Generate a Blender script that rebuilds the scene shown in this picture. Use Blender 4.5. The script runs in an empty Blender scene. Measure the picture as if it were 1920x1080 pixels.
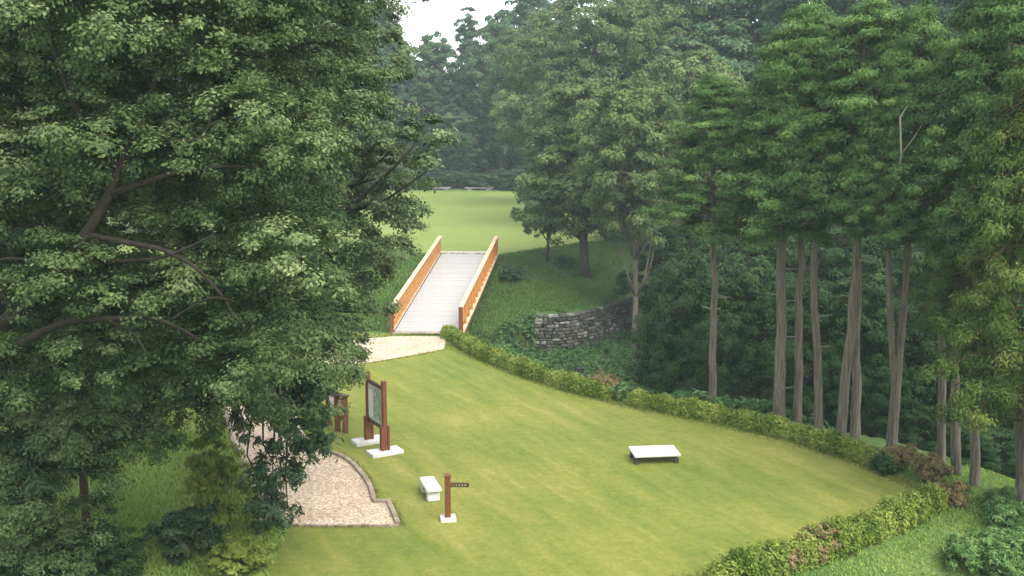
import bpy, math, random
import numpy as np
from math import radians as R, sin, cos, pi, tan, atan, sqrt

# ------------------------------------------------------------------ camera
H = 11.5; F = 2000.0; PITCH = atan(337.0 / F)
sc = bpy.context.scene
C = sc.collection
cam_d = bpy.data.cameras.new('camera'); cam = bpy.data.objects.new('camera', cam_d); C.objects.link(cam)
cam_d.sensor_width = 36; cam_d.lens = 36 * F / 1920; cam_d.clip_start = 0.1; cam_d.clip_end = 3000
cam.location = (0, 0, H); cam.rotation_euler = (pi/2 - PITCH, 0, 0)
sc.camera = cam
# ------------------------------------------------------------------ sky, sun, exposure
SUN_EL, SUN_AZ = R(54), R(146)          # azimuth clockwise from +Y (behind and right of the camera)
w = bpy.data.worlds.new('World'); sc.world = w; w.use_nodes = True
nt = w.node_tree; bg = nt.nodes['Background']
sky = nt.nodes.new('ShaderNodeTexSky'); sky.sky_type = 'NISHITA'; sky.sun_disc = False
sky.sun_elevation = SUN_EL; sky.sun_rotation = SUN_AZ
sky.air_density = 1.0; sky.dust_density = 1.2; sky.ozone_density = 1.0
hs = nt.nodes.new('ShaderNodeHueSaturation'); hs.inputs['Saturation'].default_value = 0.18
nt.links.new(sky.outputs[0], hs.inputs['Color']); nt.links.new(hs.outputs[0], bg.inputs[0])
bg.inputs[1].default_value = 0.15
sd = bpy.data.lights.new('sun', 'SUN'); sd.energy = 1.3; sd.angle = R(50); sd.color = (1.0, 0.95, 0.86)
so = bpy.data.objects.new('sun', sd); C.objects.link(so)
so.rotation_euler = (pi/2 - SUN_EL, 0, pi - SUN_AZ)
so.location = (30, -20, 60)
sc.view_settings.view_transform = 'Standard'; sc.view_settings.look = 'None'
sc.view_settings.exposure = 1.85; sc.view_settings.gamma = 1.0
cy = sc.cycles
cy.max_bounces = 6; cy.diffuse_bounces = 3; cy.glossy_bounces = 2; cy.transmission_bounces = 3
cy.transparent_max_bounces = 4; cy.volume_bounces = 1

rng = np.random.default_rng(7)
random.seed(7)

# ------------------------------------------------------------------ helpers: placing
def ray(px, py):
    u = (px - 960) / F; v = (py - 540) / F
    return np.array([u, cos(PITCH) - v * sin(PITCH), -sin(PITCH) - v * cos(PITCH)])
def at(px, py, z=0.0):
    d = ray(px, py); t = (z - H) / d[2]
    return np.array([d[0] * t, d[1] * t, z])
def atY(px, py, Y):
    d = ray(px, py); t = Y / d[1]
    return np.array([d[0] * t, Y, H + d[2] * t])

# ------------------------------------------------------------------ helpers: meshes
def link(name, me, mat=None, parent=None):
    o = bpy.data.objects.new(name, me); C.objects.link(o)
    if mat is not None and not me.materials: me.materials.append(mat)
    if parent is not None: o.parent = parent
    return o
def tag(o, label, cat, group=None):
    o['label'] = label; o['category'] = cat
    if group: o['group'] = group
    return o
def empty(name, loc, label, cat, group=None, rz=0.0):
    o = bpy.data.objects.new(name, None); C.objects.link(o)
    o.location = loc; o.rotation_euler = (0, 0, rz); o.empty_display_size = 0.2
    return tag(o, label, cat, group)
def quad_mesh(name, V, tint=None, smooth=False):
    """V: (n,4,3) free quads"""
    n = len(V); me = bpy.data.meshes.new(name)
    me.vertices.add(n*4); me.vertices.foreach_set('co', np.ascontiguousarray(V, dtype=np.float32).ravel())
    me.loops.add(n*4); me.loops.foreach_set('vertex_index', np.arange(n*4, dtype=np.int32))
    me.polygons.add(n); me.polygons.foreach_set('loop_start', np.arange(0, n*4, 4, dtype=np.int32))
    if tint is not None:
        a = me.attributes.new('tint', 'FLOAT', 'POINT')
        a.data.foreach_set('value', np.repeat(tint, 4).astype(np.float32))
    me.update(calc_edges=True)
    return me
class MB:
    def __init__(s): s.v = []; s.f = []
    def add(s, vs, fs):
        b = len(s.v); s.v += [tuple(map(float, p)) for p in vs]; s.f += [tuple(b+i for i in f) for f in fs]
    def box(s, c, size, rz=0.0, bev=0.0, rx=0.0):
        hx, hy, hz = size[0]/2, size[1]/2, size[2]/2
        b = min(bev, hx*.9, hy*.9, hz*.9)
        if b <= 0:
            pts = [(x*hx, y*hy, z*hz) for z in (-1,1) for y in (-1,1) for x in (-1,1)]
            fs = [(0,2,3,1),(4,5,7,6),(0,1,5,4),(2,6,7,3),(0,4,6,2),(1,3,7,5)]
        else:
            # chamfered box: octagonal rings
            def ring(z, i):
                x, y = hx-i, hy-i
                k = b
                return [(x-k if i == 0 else x-k, -y, z),(x, -y+k, z),(x, y-k, z),(x-k, y, z),(-x+k, y, z),(-x, y-k, z),(-x, -y+k, z),(-x+k, -y, z)]
            rs = [ring(-hz, b), ring(-hz+b, 0), ring(hz-b, 0), ring(hz, b)]
            pts = [p for r in rs for p in r]; fs = []
            for j in range(3):
                for i in range(8):
                    fs.append((j*8+i, j*8+(i+1)%8, (j+1)*8+(i+1)%8, (j+1)*8+i))
            fs.append(tuple(range(7,-1,-1))); fs.append(tuple(24+i for i in range(8)))
        cr, sr = cos(rz), sin(rz); cx, sx = cos(rx), sin(rx)
        out = []
        for x, y, z in pts:
            y, z = y*cx - z*sx, y*sx + z*cx
            out.append((c[0]+x*cr-y*sr, c[1]+x*sr+y*cr, c[2]+z))
        s.add(out, fs)
    def tube(s, pts, rad, n=8, cap=True):
        pts = [np.array(p, float) for p in pts]
        if np.isscalar(rad): rad = [rad]*len(pts)
        rings = []; prev = None
        for i, p in enumerate(pts):
            t = pts[min(i+1, len(pts)-1)] - pts[max(i-1, 0)]; t /= (np.linalg.norm(t)+1e-9)
            a = np.array([1,0,0.]) if prev is None else prev
            a = a - t*np.dot(a, t)
            if np.linalg.norm(a) < 1e-3: a = np.array([0,1.,0]) - t*t[1]
            a /= np.linalg.norm(a); prev = a; b = np.cross(t, a)
            rings += [p + rad[i]*(cos(2*pi*k/n)*a + sin(2*pi*k/n)*b) for k in range(n)]
        fs = []
        for i in range(len(pts)-1):
            for k in range(n):
                fs.append((i*n+k, i*n+(k+1)%n, (i+1)*n+(k+1)%n, (i+1)*n+k))
        if cap:
            fs.append(tuple(range(n-1,-1,-1))); fs.append(tuple((len(pts)-1)*n+k for k in range(n)))
        s.add(rings, fs)
    def mesh(s, name, smooth=False):
        me = bpy.data.meshes.new(name); me.from_pydata(s.v, [], s.f)
        if smooth: me.polygons.foreach_set('use_smooth', [True]*len(me.polygons))
        me.update(); return me
    def build(s, name, mat, parent=None, smooth=False):
        return link(name, s.mesh(name, smooth), mat, parent)

# ------------------------------------------------------------------ materials
def new_mat(name):
    m = bpy.data.materials.new(name); m.use_nodes = True
    n = m.node_tree.nodes; l = m.node_tree.links
    return m, n, l, n['Principled BSDF']
def ramp(n, stops):
    r = n.new('ShaderNodeValToRGB'); e = r.color_ramp.elements
    while len(e) > 1: e.remove(e[-1])
    e[0].position = stops[0][0]; e[0].color = (*stops[0][1], 1)
    for p, c in stops[1:]:
        k = e.new(p); k.color = (*c, 1)
    return r
def noise(n, l, vec, scale, detail=4, rough=0.55):
    t = n.new('ShaderNodeTexNoise'); t.inputs['Scale'].default_value = scale
    t.inputs['Detail'].default_value = detail; t.inputs['Roughness'].default_value = rough
    l.new(vec, t.inputs['Vector']); return t
def leaf_mat(name, dark, mid, light, transl=0.3, rough=0.6, spec=0.12):
    m, n, l, p = new_mat(name)
    a = n.new('ShaderNodeAttribute'); a.attribute_name = 'tint'
    k = lambda c, f: tuple(x*f for x in c)
    r = ramp(n, [(0.0, k(dark, 1.25)), (0.5, k(mid, 1.3)), (1.0, k(light, 1.35))])
    l.new(a.outputs['Fac'], r.inputs[0]); l.new(r.outputs[0], p.inputs['Base Color'])
    p.inputs['Roughness'].default_value = rough; p.inputs['Specular IOR Level'].default_value = spec
    tr = n.new('ShaderNodeBsdfTranslucent'); l.new(r.outputs[0], tr.inputs['Color'])
    mx = n.new('ShaderNodeMixShader'); mx.inputs[0].default_value = transl
    l.new(p.outputs[0], mx.inputs[1]); l.new(tr.outputs[0], mx.inputs[2])
    l.new(mx.outputs[0], n['Material Output'].inputs['Surface'])
    return m
def rough_mat(name, stops, scale=6.0, rough=0.8, stretch=(1,1,1), bump=0.0, bscale=30, spec=0.3, detail=5):
    m, n, l, p = new_mat(name)
    tc = n.new('ShaderNodeTexCoord'); mp = n.new('ShaderNodeMapping'); mp.inputs['Scale'].default_value = stretch
    l.new(tc.outputs['Object'], mp.inputs['Vector'])
    t = noise(n, l, mp.outputs[0], scale, detail); r = ramp(n, stops)
    l.new(t.outputs['Fac'], r.inputs[0]); l.new(r.outputs[0], p.inputs['Base Color'])
    p.inputs['Roughness'].default_value = rough; p.inputs['Specular IOR Level'].default_value = spec
    if bump:
        t2 = noise(n, l, mp.outputs[0], bscale, 4); b = n.new('ShaderNodeBump')
        b.inputs['Strength'].default_value = bump; b.inputs['Distance'].default_value = 0.02
        l.new(t2.outputs['Fac'], b.inputs['Height']); l.new(b.outputs[0], p.inputs['Normal'])
    return m
M = {}
M['leaf_oak']   = leaf_mat('evergreen oak leaves', (0.018,0.038,0.010), (0.064,0.100,0.034), (0.170,0.200,0.088), 0.22)
M['leaf_oak2']  = leaf_mat('paler oak leaves', (0.028,0.046,0.018), (0.082,0.116,0.050), (0.180,0.208,0.105), 0.22)
M['leaf_droop'] = leaf_mat('drooping dark leaves', (0.014,0.034,0.014), (0.036,0.066,0.028), (0.090,0.120,0.058), 0.22)
M['leaf_olive'] = leaf_mat('olive broad leaves', (0.024,0.048,0.016), (0.080,0.120,0.038), (0.190,0.220,0.080))
M['leaf_far']   = leaf_mat('far tree leaves', (0.016,0.042,0.020), (0.044,0.084,0.038), (0.095,0.140,0.062))
M['leaf_hinoki']= leaf_mat('cypress sprays', (0.014,0.040,0.009), (0.058,0.118,0.030), (0.170,0.250,0.070), 0.25)
M['leaf_cedar'] = leaf_mat('cedar sprays', (0.024,0.062,0.012), (0.076,0.118,0.024), (0.180,0.165,0.046), 0.25)
M['leaf_cedar2']= leaf_mat('green cedar sprays', (0.016,0.050,0.014), (0.046,0.108,0.028), (0.115,0.175,0.052), 0.25)
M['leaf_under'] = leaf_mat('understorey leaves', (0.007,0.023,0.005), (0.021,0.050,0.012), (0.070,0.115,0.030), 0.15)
M['leaf_hedge'] = leaf_mat('azalea leaves', (0.058,0.100,0.014), (0.140,0.190,0.030), (0.255,0.290,0.070), 0.3)
M['leaf_rust']  = leaf_mat('rusty shrub leaves', (0.085,0.095,0.028), (0.185,0.145,0.062), (0.300,0.200,0.120), 0.3)
M['leaf_yel']   = leaf_mat('yellow green shrub leaves', (0.10,0.14,0.022), (0.20,0.25,0.050), (0.30,0.32,0.10), 0.4)
M['leaf_sasa']  = leaf_mat('bamboo grass blades', (0.036,0.090,0.020), (0.085,0.165,0.045), (0.190,0.270,0.105), 0.25, 0.5)
M['leaf_fern']  = leaf_mat('fern fronds', (0.022,0.062,0.018), (0.052,0.115,0.034), (0.110,0.180,0.065))
M['leaf_grass'] = leaf_mat('lawn grass blades', (0.085,0.115,0.022), (0.112,0.138,0.030), (0.145,0.165,0.042), 0.3, 0.6, 0.1)
M['leaf_bank'] = leaf_mat('bank grass blades', (0.046,0.098,0.020), (0.088,0.155,0.034), (0.155,0.205,0.062), 0.3, 0.6, 0.1)
M['leaf_verge'] = leaf_mat('verge grass blades', (0.105,0.185,0.028), (0.170,0.250,0.050), (0.250,0.305,0.090), 0.3, 0.6, 0.1)
M['bark_oak']   = rough_mat('oak bark', [(0.3,(0.011,0.008,0.005)),(0.7,(0.032,0.025,0.016))], 7, 0.9, (1,1,.4), 0.6, 14)
M['bark_hinoki']= rough_mat('cypress bark', [(0.28,(0.055,0.044,0.036)),(0.5,(0.145,0.120,0.096)),(0.62,(0.185,0.158,0.126)),(0.8,(0.27,0.235,0.19))], 4, 0.9, (5,5,.30), 1.0, 9, detail=8)
M['bark_red']   = rough_mat('cedar bark', [(0.3,(0.07,0.032,0.020)),(0.7,(0.16,0.075,0.045))], 5, 0.9, (5,5,.3), 0.7, 9)
M['bark_dark']  = rough_mat('dark bark', [(0.3,(0.030,0.024,0.020)),(0.7,(0.075,0.060,0.048))], 6, 0.9, (2,2,.4), 0.5, 12)
M['bark_pale']  = rough_mat('pale dead wood', [(0.3,(0.16,0.135,0.11)),(0.7,(0.28,0.24,0.20))], 6, 0.9, (2,2,.4), 0.4, 12)
M['wood_brown'] = rough_mat('stained brown timber', [(0.3,(0.105,0.036,0.016)),(0.7,(0.175,0.066,0.030))], 4, 0.6, (6,6,.7), 0.15, 20)
M['wood_dark']  = rough_mat('dark brown timber', [(0.3,(0.045,0.024,0.018)),(0.7,(0.085,0.044,0.030))], 4, 0.65, (6,6,.7), 0.15, 20)
M['wood_orange']= rough_mat('orange stained timber', [(0.25,(0.36,0.145,0.028)),(0.6,(0.52,0.225,0.055)),(0.8,(0.60,0.31,0.11))], 2.0, 0.55, (6,1,6), 0.15, 16)
M['wood_cap']   = rough_mat('weathered rail cap', [(0.3,(0.46,0.33,0.19)),(0.7,(0.60,0.48,0.33))], 1.5, 0.6, (5,1,5), 0.1, 16)
M['wood_under'] = rough_mat('bridge girder timber', [(0.3,(0.10,0.040,0.018)),(0.7,(0.22,0.095,0.045))], 2, 0.7, (1,1,4), 0.15, 16)
M['white_stone']= rough_mat('white concrete', [(0.25,(0.44,0.43,0.41)),(0.7,(0.62,0.61,0.59))], 5, 0.85, (1,1,1), 0.25, 40)
M['grey_conc']  = rough_mat('weathered concrete', [(0.25,(0.17,0.16,0.15)),(0.7,(0.28,0.27,0.25))], 3, 0.9, (1,1,1), 0.3, 30)
M['kerb']       = rough_mat('kerb timber', [(0.3,(0.15,0.115,0.085)),(0.7,(0.36,0.29,0.22))], 4, 0.9, (1,1,1), 0.3, 30)
M['paper']      = rough_mat('white paper', [(0.3,(0.62,0.58,0.58)),(0.7,(0.76,0.72,0.72))], 3, 0.7)
M['paper_pink'] = rough_mat('pink print', [(0.3,(0.46,0.25,0.22)),(0.7,(0.60,0.42,0.38))], 8, 0.7)
M['panel_grey'] = rough_mat('board panel', [(0.3,(0.34,0.37,0.32)),(0.7,(0.46,0.49,0.43))], 5, 0.45)
M['panel_map']  = rough_mat('board map print', [(0.32,(0.14,0.20,0.15)),(0.5,(0.24,0.30,0.23)),(0.62,(0.36,0.40,0.33))], 4.5, 0.45)
M['panel_text'] = rough_mat('board text print', [(0.3,(0.52,0.54,0.50)),(0.7,(0.66,0.68,0.64))], 14, 0.45, (1,1,6))
M['bin_black']  = rough_mat('blackened wood', [(0.3,(0.012,0.013,0.014)),(0.7,(0.035,0.035,0.036))], 8, 0.8)

# deck planks
def deck_mat():
    m, n, l, p = new_mat('pale deck planks')
    tc = n.new('ShaderNodeTexCoord'); sx = n.new('ShaderNodeSeparateXYZ'); l.new(tc.outputs['Object'], sx.inputs[0])
    fl = n.new('ShaderNodeMath'); fl.operation = 'MULTIPLY'; fl.inputs[1].default_value = 1/0.2; l.new(sx.outputs['Y'], fl.inputs[0])
    f2 = n.new('ShaderNodeMath'); f2.operation = 'FLOOR'; l.new(fl.outputs[0], f2.inputs[0])
    wn = n.new('ShaderNodeTexWhiteNoise'); wn.noise_dimensions = '1D'; l.new(f2.outputs[0], wn.inputs['W'])
    t = noise(n, l, tc.outputs['Object'], 3, 5)
    mx = n.new('ShaderNodeMath'); mx.operation = 'MULTIPLY_ADD'; mx.inputs[1].default_value = 0.45
    l.new(wn.outputs['Value'], mx.inputs[0]); l.new(t.outputs['Fac'], mx.inputs[2])
    r = ramp(n, [(0.3,(0.30,0.286,0.277)),(0.95,(0.365,0.354,0.345))]); l.new(mx.outputs[0], r.inputs[0])
    l.new(r.outputs[0], p.inputs['Base Color']); p.inputs['Roughness'].default_value = 0.8
    return m
M['deck'] = deck_mat()

def gravel_mat():
    m, n, l, p = new_mat('pinkish gravel')
    tc = n.new('ShaderNodeTexCoord')
    v = n.new('ShaderNodeTexVoronoi'); v.inputs['Scale'].default_value = 20; l.new(tc.outputs['Object'], v.inputs['Vector'])
    sp = n.new('ShaderNodeSeparateColor'); l.new(v.outputs['Color'], sp.inputs[0])
    r = ramp(n, [(0.0,(0.22,0.15,0.095)),(0.2,(0.39,0.30,0.21)),(0.6,(0.52,0.43,0.32)),(1.0,(0.66,0.59,0.48))])
    l.new(sp.outputs[0], r.inputs[0])
    t = noise(n, l, tc.outputs['Object'], 0.8, 4)
    r2 = ramp(n, [(0.3,(0.80,0.72,0.68)),(0.7,(1.0,0.98,0.95))]); l.new(t.outputs['Fac'], r2.inputs[0])
    mx = n.new('ShaderNodeMix'); mx.data_type = 'RGBA'; mx.blend_type = 'MULTIPLY'; mx.inputs[0].default_value = 1
    l.new(r.outputs[0], mx.inputs[6]); l.new(r2.outputs[0], mx.inputs[7])
    l.new(mx.outputs[2], p.inputs['Base Color']); p.inputs['Roughness'].default_value = 0.9
    b = n.new('ShaderNodeBump'); b.inputs['Strength'].default_value = 0.6; b.inputs['Distance'].default_value = 0.03
    l.new(v.outputs['Distance'], b.inputs['Height']); b.invert = True; l.new(b.outputs[0], p.inputs['Normal'])
    return m
M['gravel'] = gravel_mat()

def ground_mat(amp=1.0):
    """mown lawn where attribute lawn = 1, deeper bank grass where bank = 1, forest litter elsewhere"""
    m, n, l, p = new_mat('lawn and bank grass' if amp == 1.0 else 'even far lawn grass')
    tc = n.new('ShaderNodeTexCoord'); co = tc.outputs['Object']
    mp = n.new('ShaderNodeMapping'); mp.vector_type = 'TEXTURE'; mp.inputs['Rotation'].default_value = (0,0,R(27)); mp.inputs['Scale'].default_value = (1.0,6.0,1)
    l.new(co, mp.inputs['Vector'])
    streak = noise(n, l, mp.outputs[0], 1.5, 5, 0.62); patch = noise(n, l, co, 0.12, 3, 0.5); fine = noise(n, l, co, 9, 6, 0.8)
    midn = noise(n, l, co, 3.2, 6, 0.75)
    ad = n.new('ShaderNodeMath'); ad.operation = 'ADD'; l.new(streak.outputs['Fac'], ad.inputs[0]); l.new(patch.outputs['Fac'], ad.inputs[1])
    a2 = n.new('ShaderNodeMath'); a2.operation = 'MULTIPLY_ADD'; a2.inputs[1].default_value = 0.8
    av = n.new('ShaderNodeMath'); av.operation = 'ADD'; l.new(fine.outputs['Fac'], av.inputs[0]); l.new(midn.outputs['Fac'], av.inputs[1]); l.new(av.outputs[0], a2.inputs[0]); l.new(ad.outputs[0], a2.inputs[2])
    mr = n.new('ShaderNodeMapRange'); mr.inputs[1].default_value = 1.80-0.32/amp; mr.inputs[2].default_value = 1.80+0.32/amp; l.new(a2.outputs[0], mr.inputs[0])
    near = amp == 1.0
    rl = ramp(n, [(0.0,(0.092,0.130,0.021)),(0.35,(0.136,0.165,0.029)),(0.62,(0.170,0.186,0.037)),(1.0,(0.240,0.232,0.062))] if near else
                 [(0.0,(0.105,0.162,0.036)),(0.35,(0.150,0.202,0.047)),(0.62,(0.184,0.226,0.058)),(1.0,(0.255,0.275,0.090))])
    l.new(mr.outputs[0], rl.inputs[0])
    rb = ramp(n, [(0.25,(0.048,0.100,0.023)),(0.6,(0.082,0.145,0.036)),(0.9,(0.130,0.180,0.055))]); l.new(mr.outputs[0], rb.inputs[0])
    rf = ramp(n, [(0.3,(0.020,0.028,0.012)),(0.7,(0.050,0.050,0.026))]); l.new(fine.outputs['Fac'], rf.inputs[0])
    al = n.new('ShaderNodeAttribute'); al.attribute_name = 'lawn'; ab = n.new('ShaderNodeAttribute'); ab.attribute_name = 'bank'
    edge = noise(n, l, co, 1.1, 4, 0.6)
    def soft(att):
        s = n.new('ShaderNodeMath'); s.operation = 'MULTIPLY_ADD'; s.inputs[1].default_value = 0.8; s.inputs[2].default_value = -0.4
        l.new(edge.outputs['Fac'], s.inputs[0])
        q = n.new('ShaderNodeMath'); q.operation = 'ADD'; l.new(att.outputs['Fac'], q.inputs[0]); l.new(s.outputs[0], q.inputs[1])
        k = n.new('ShaderNodeMapRange'); k.inputs[1].default_value = 0.3; k.inputs[2].default_value = 0.7; l.new(q.outputs[0], k.inputs[0]); return k
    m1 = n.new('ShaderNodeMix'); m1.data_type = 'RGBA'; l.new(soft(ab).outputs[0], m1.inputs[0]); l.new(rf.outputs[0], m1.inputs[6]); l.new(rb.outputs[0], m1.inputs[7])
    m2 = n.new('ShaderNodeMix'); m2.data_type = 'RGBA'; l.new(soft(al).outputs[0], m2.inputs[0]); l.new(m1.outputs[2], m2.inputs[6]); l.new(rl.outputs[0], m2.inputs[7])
    l.new(m2.outputs[2], p.inputs['Base Color']); p.inputs['Roughness'].default_value = 0.9; p.inputs['Specular IOR Level'].default_value = 0.15
    b = n.new('ShaderNodeBump'); b.inputs['Strength'].default_value = 0.5; b.inputs['Distance'].default_value = 0.04
    f3 = noise(n, l, co, 14, 5, 0.7); l.new(f3.outputs['Fac'], b.inputs['Height']); l.new(b.outputs[0], p.inputs['Normal'])
    return m
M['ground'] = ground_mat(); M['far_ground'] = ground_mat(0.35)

def stonewall_mat():
    m, n, l, p = new_mat('grey field stones')
    tc = n.new('ShaderNodeTexCoord'); a = n.new('ShaderNodeAttribute'); a.attribute_name = 'tint'
    t = noise(n, l, tc.outputs['Object'], 5, 5)
    ad = n.new('ShaderNodeMath'); ad.operation = 'MULTIPLY_ADD'; ad.inputs[1].default_value = 0.4; l.new(t.outputs['Fac'], ad.inputs[0]); l.new(a.outputs['Fac'], ad.inputs[2])
    r = ramp(n, [(0.15,(0.026,0.028,0.018)),(0.7,(0.088,0.085,0.068)),(1.0,(0.27,0.26,0.24))])
    l.new(ad.outputs[0], r.inputs[0]); l.new(r.outputs[0], p.inputs['Base Color']); p.inputs['Roughness'].default_value = 0.9
    return m
M['stones'] = stonewall_mat()

# ------------------------------------------------------------------ terrain
hedge_px = [(822,630),(900,668),(1000,708),(1100,738),(1180,757),(1340,788),(1480,820),(1640,872),(1720,905),(1792,938)]
hedge_px2 = [(1792,938),(1745,950),(1680,985),(1600,1015),(1500,1050),(1350,1090),(1200,1135)]
NEAR = [tuple(at(*p)[:2]) for p in hedge_px + hedge_px2[1:]] + [(-1,20),(-70,17),(-70,54.5),(-8,54.5)]
FAR = [(-70,84.8),(-6,84.6),(-0.8,84.0),(2.2,87.6),(6.5,92.2),(11.4,95.0),(25,100),(45,108),(70,160),(70,240),(-70,240)]
def poly_dist(P, X, Y):
    """signed distance, negative inside"""
    P = np.array(P); n = len(P); d = np.full(X.shape, 1e9); ins = np.zeros(X.shape, bool)
    for i in range(n):
        a, b = P[i], P[(i+1) % n]; e = b - a
        t = np.clip(((X-a[0])*e[0] + (Y-a[1])*e[1]) / (e@e), 0, 1)
        d = np.minimum(d, np.hypot(X-a[0]-t*e[0], Y-a[1]-t*e[1]))
        c = ((a[1] > Y) != (b[1] > Y))
        with np.errstate(divide='ignore', invalid='ignore'):
            xi = (b[0]-a[0])*(Y-a[1])/(b[1]-a[1] if b[1] != a[1] else 1e-9) + a[0]
        ins ^= c & (X < xi)
    return np.where(ins, -d, d)
def vnoise(X, Y, s, seed=0):
    return (np.sin(X*s*1.3+seed) * np.cos(Y*s*1.1-seed*2) + 0.5*np.sin(X*s*2.7+Y*s*1.9+seed*3)) / 1.5
FLOOR = -5.2
WALL_X = [-60,-1.5,1.6,3.7,6.1,8.1,10.1,14,40]; WALL_Y = [68.3,68.3,71.4,71.7,73.9,76.9,80.3,83,96]
def height(X, Y):
    X = np.asarray(X, float); Y = np.asarray(Y, float)
    d1 = poly_dist(NEAR, X, Y); d2 = poly_dist(FAR, X, Y)
    front = np.clip((X - 3) / 6, 0, 1) * np.clip((44 - Y)/6, 0, 1)        # wide flat verge near the lawn's right corner
    flat_w = 0.9 + 3.2*front
    n = np.where(d1 <= 0, 0, np.where(d1 < flat_w, -0.14*d1, -0.14*flat_w - 0.62*(d1-flat_w)))
    f = np.where(d2 <= 0, 0, np.where(d2 < 16, -0.17*d2, -2.72 - 1.6*(d2-16)))
    lw = np.clip((1.5-X)/2.5, 0, 1); f = f*(1-lw) - 0.19*np.maximum(d2, 0)*lw
    f = np.where((Y < np.interp(X, WALL_X, WALL_Y)) & (X > 1.5), FLOOR, f)              # the far bank stops at the dry stone wall
    z = np.maximum(np.maximum(n, f), FLOOR)
    z = z + np.where((d1 > 1) & (d2 > 1), 0.12*vnoise(X, Y, 0.9, 1.0), 0)
    hill = (17.5 - Y)*0.56                                                # the slope the camera stands on
    z = np.maximum(z, np.minimum(hill, 9.9))
    # wooded ground rises far to the right and behind
    z = z + np.clip((X-14)/40, 0, 1)*np.clip((Y-55)/40, 0, 1)*5.0 + np.clip((Y-152)/60, 0, 1)*4
    return z
def ground_z(x, y): return float(height(np.array([x]), np.array([y]))[0])
def axis(fine0, fine1, step, lo, hi):
    a = list(np.arange(fine0, fine1+1e-6, step)); s = step
    x = fine1
    while x < hi: s *= 1.25; x += s; a.append(x)
    s = step; x = fine0
    while x > lo: s *= 1.25; x -= s; a.insert(0, x)
    return np.array(a)
gx = axis(-22, 26, 0.4, -330, 330); gy = axis(14, 100, 0.4, -40, 900)
GX, GY = np.meshgrid(gx, gy); GZ = height(GX, GY)
nx, ny = len(gx), len(gy)
D1 = poly_dist(NEAR, GX, GY); D2 = poly_dist(FAR, GX, GY)
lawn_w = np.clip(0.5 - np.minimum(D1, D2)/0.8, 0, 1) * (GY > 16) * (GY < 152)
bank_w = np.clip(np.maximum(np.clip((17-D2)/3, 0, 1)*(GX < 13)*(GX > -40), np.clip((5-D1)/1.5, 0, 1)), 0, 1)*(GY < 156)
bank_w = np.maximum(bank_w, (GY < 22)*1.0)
# shade grass left of the gravel is a lusher, unmown green
left_lush = np.clip((-6.5 - (GX + (GY-30)*0.05))/1.5, 0, 1) * (GY < 36)
lawn_w = lawn_w * (1 - 0.9*left_lush)
def sheet(name, mask, mat=None):
    fi = np.argwhere(mask)
    idx = np.stack([fi[:,0]*nx+fi[:,1], fi[:,0]*nx+fi[:,1]+1, (fi[:,0]+1)*nx+fi[:,1]+1, (fi[:,0]+1)*nx+fi[:,1]], 1)
    used, inv = np.unique(idx, return_inverse=True); inv = inv.reshape(idx.shape)
    co = np.stack([GX.ravel()[used], GY.ravel()[used], GZ.ravel()[used]], 1)
    me = bpy.data.meshes.new(name); n = len(idx)
    me.vertices.add(len(co)); me.vertices.foreach_set('co', co.astype(np.float32).ravel())
    me.loops.add(n*4); me.loops.foreach_set('vertex_index', inv.astype(np.int32).ravel())
    me.polygons.add(n); me.polygons.foreach_set('loop_start', np.arange(0, n*4, 4, dtype=np.int32))
    me.polygons.foreach_set('use_smooth', np.ones(n, bool))
    for nm, arr in (('lawn', lawn_w), ('bank', bank_w)):
        a = me.attributes.new(nm, 'FLOAT', 'POINT'); a.data.foreach_set('value', arr.ravel()[used].astype(np.float32))
    me.update(calc_edges=True)
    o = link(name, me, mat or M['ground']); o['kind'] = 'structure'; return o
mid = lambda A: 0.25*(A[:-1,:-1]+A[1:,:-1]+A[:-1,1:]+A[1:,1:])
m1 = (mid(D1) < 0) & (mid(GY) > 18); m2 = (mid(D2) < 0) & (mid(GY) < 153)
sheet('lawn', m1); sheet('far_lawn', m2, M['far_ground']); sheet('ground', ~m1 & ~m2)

# ------------------------------------------------------------------ gravel path with kerbs
def smooth_line(pts, k=6):
    P = [np.array(p, float) for p in pts]; out = []
    for i in range(len(P)-1):
        p0, p1, p2, p3 = P[max(i-1,0)], P[i], P[i+1], P[min(i+2,len(P)-1)]
        for j in range(k):
            t = j/k
            out.append(0.5*((2*p1)+(-p0+p2)*t+(2*p0-5*p1+4*p2-p3)*t*t+(-p0+3*p1-3*p2+p3)*t**3))
    out.append(P[-1]); return out
rightA = [at(*p) for p in [(832,655),(765,668),(700,679),(632,692),(580,728),(556,775),(585,830),(648,862),(676,888),(694,915),(702,943)]]
rightA = smooth_line(rightA, 6)
rightB = [at(*p) for p in [(728,943),(737,962),(746,985)]]
leftA = smooth_line([at(*p) for p in [(736,631),(640,642),(530,672),(450,720),(425,770),(437,830),(458,880),(478,930),(492,985)]], 6)
Rr = rightA + rightB
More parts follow.
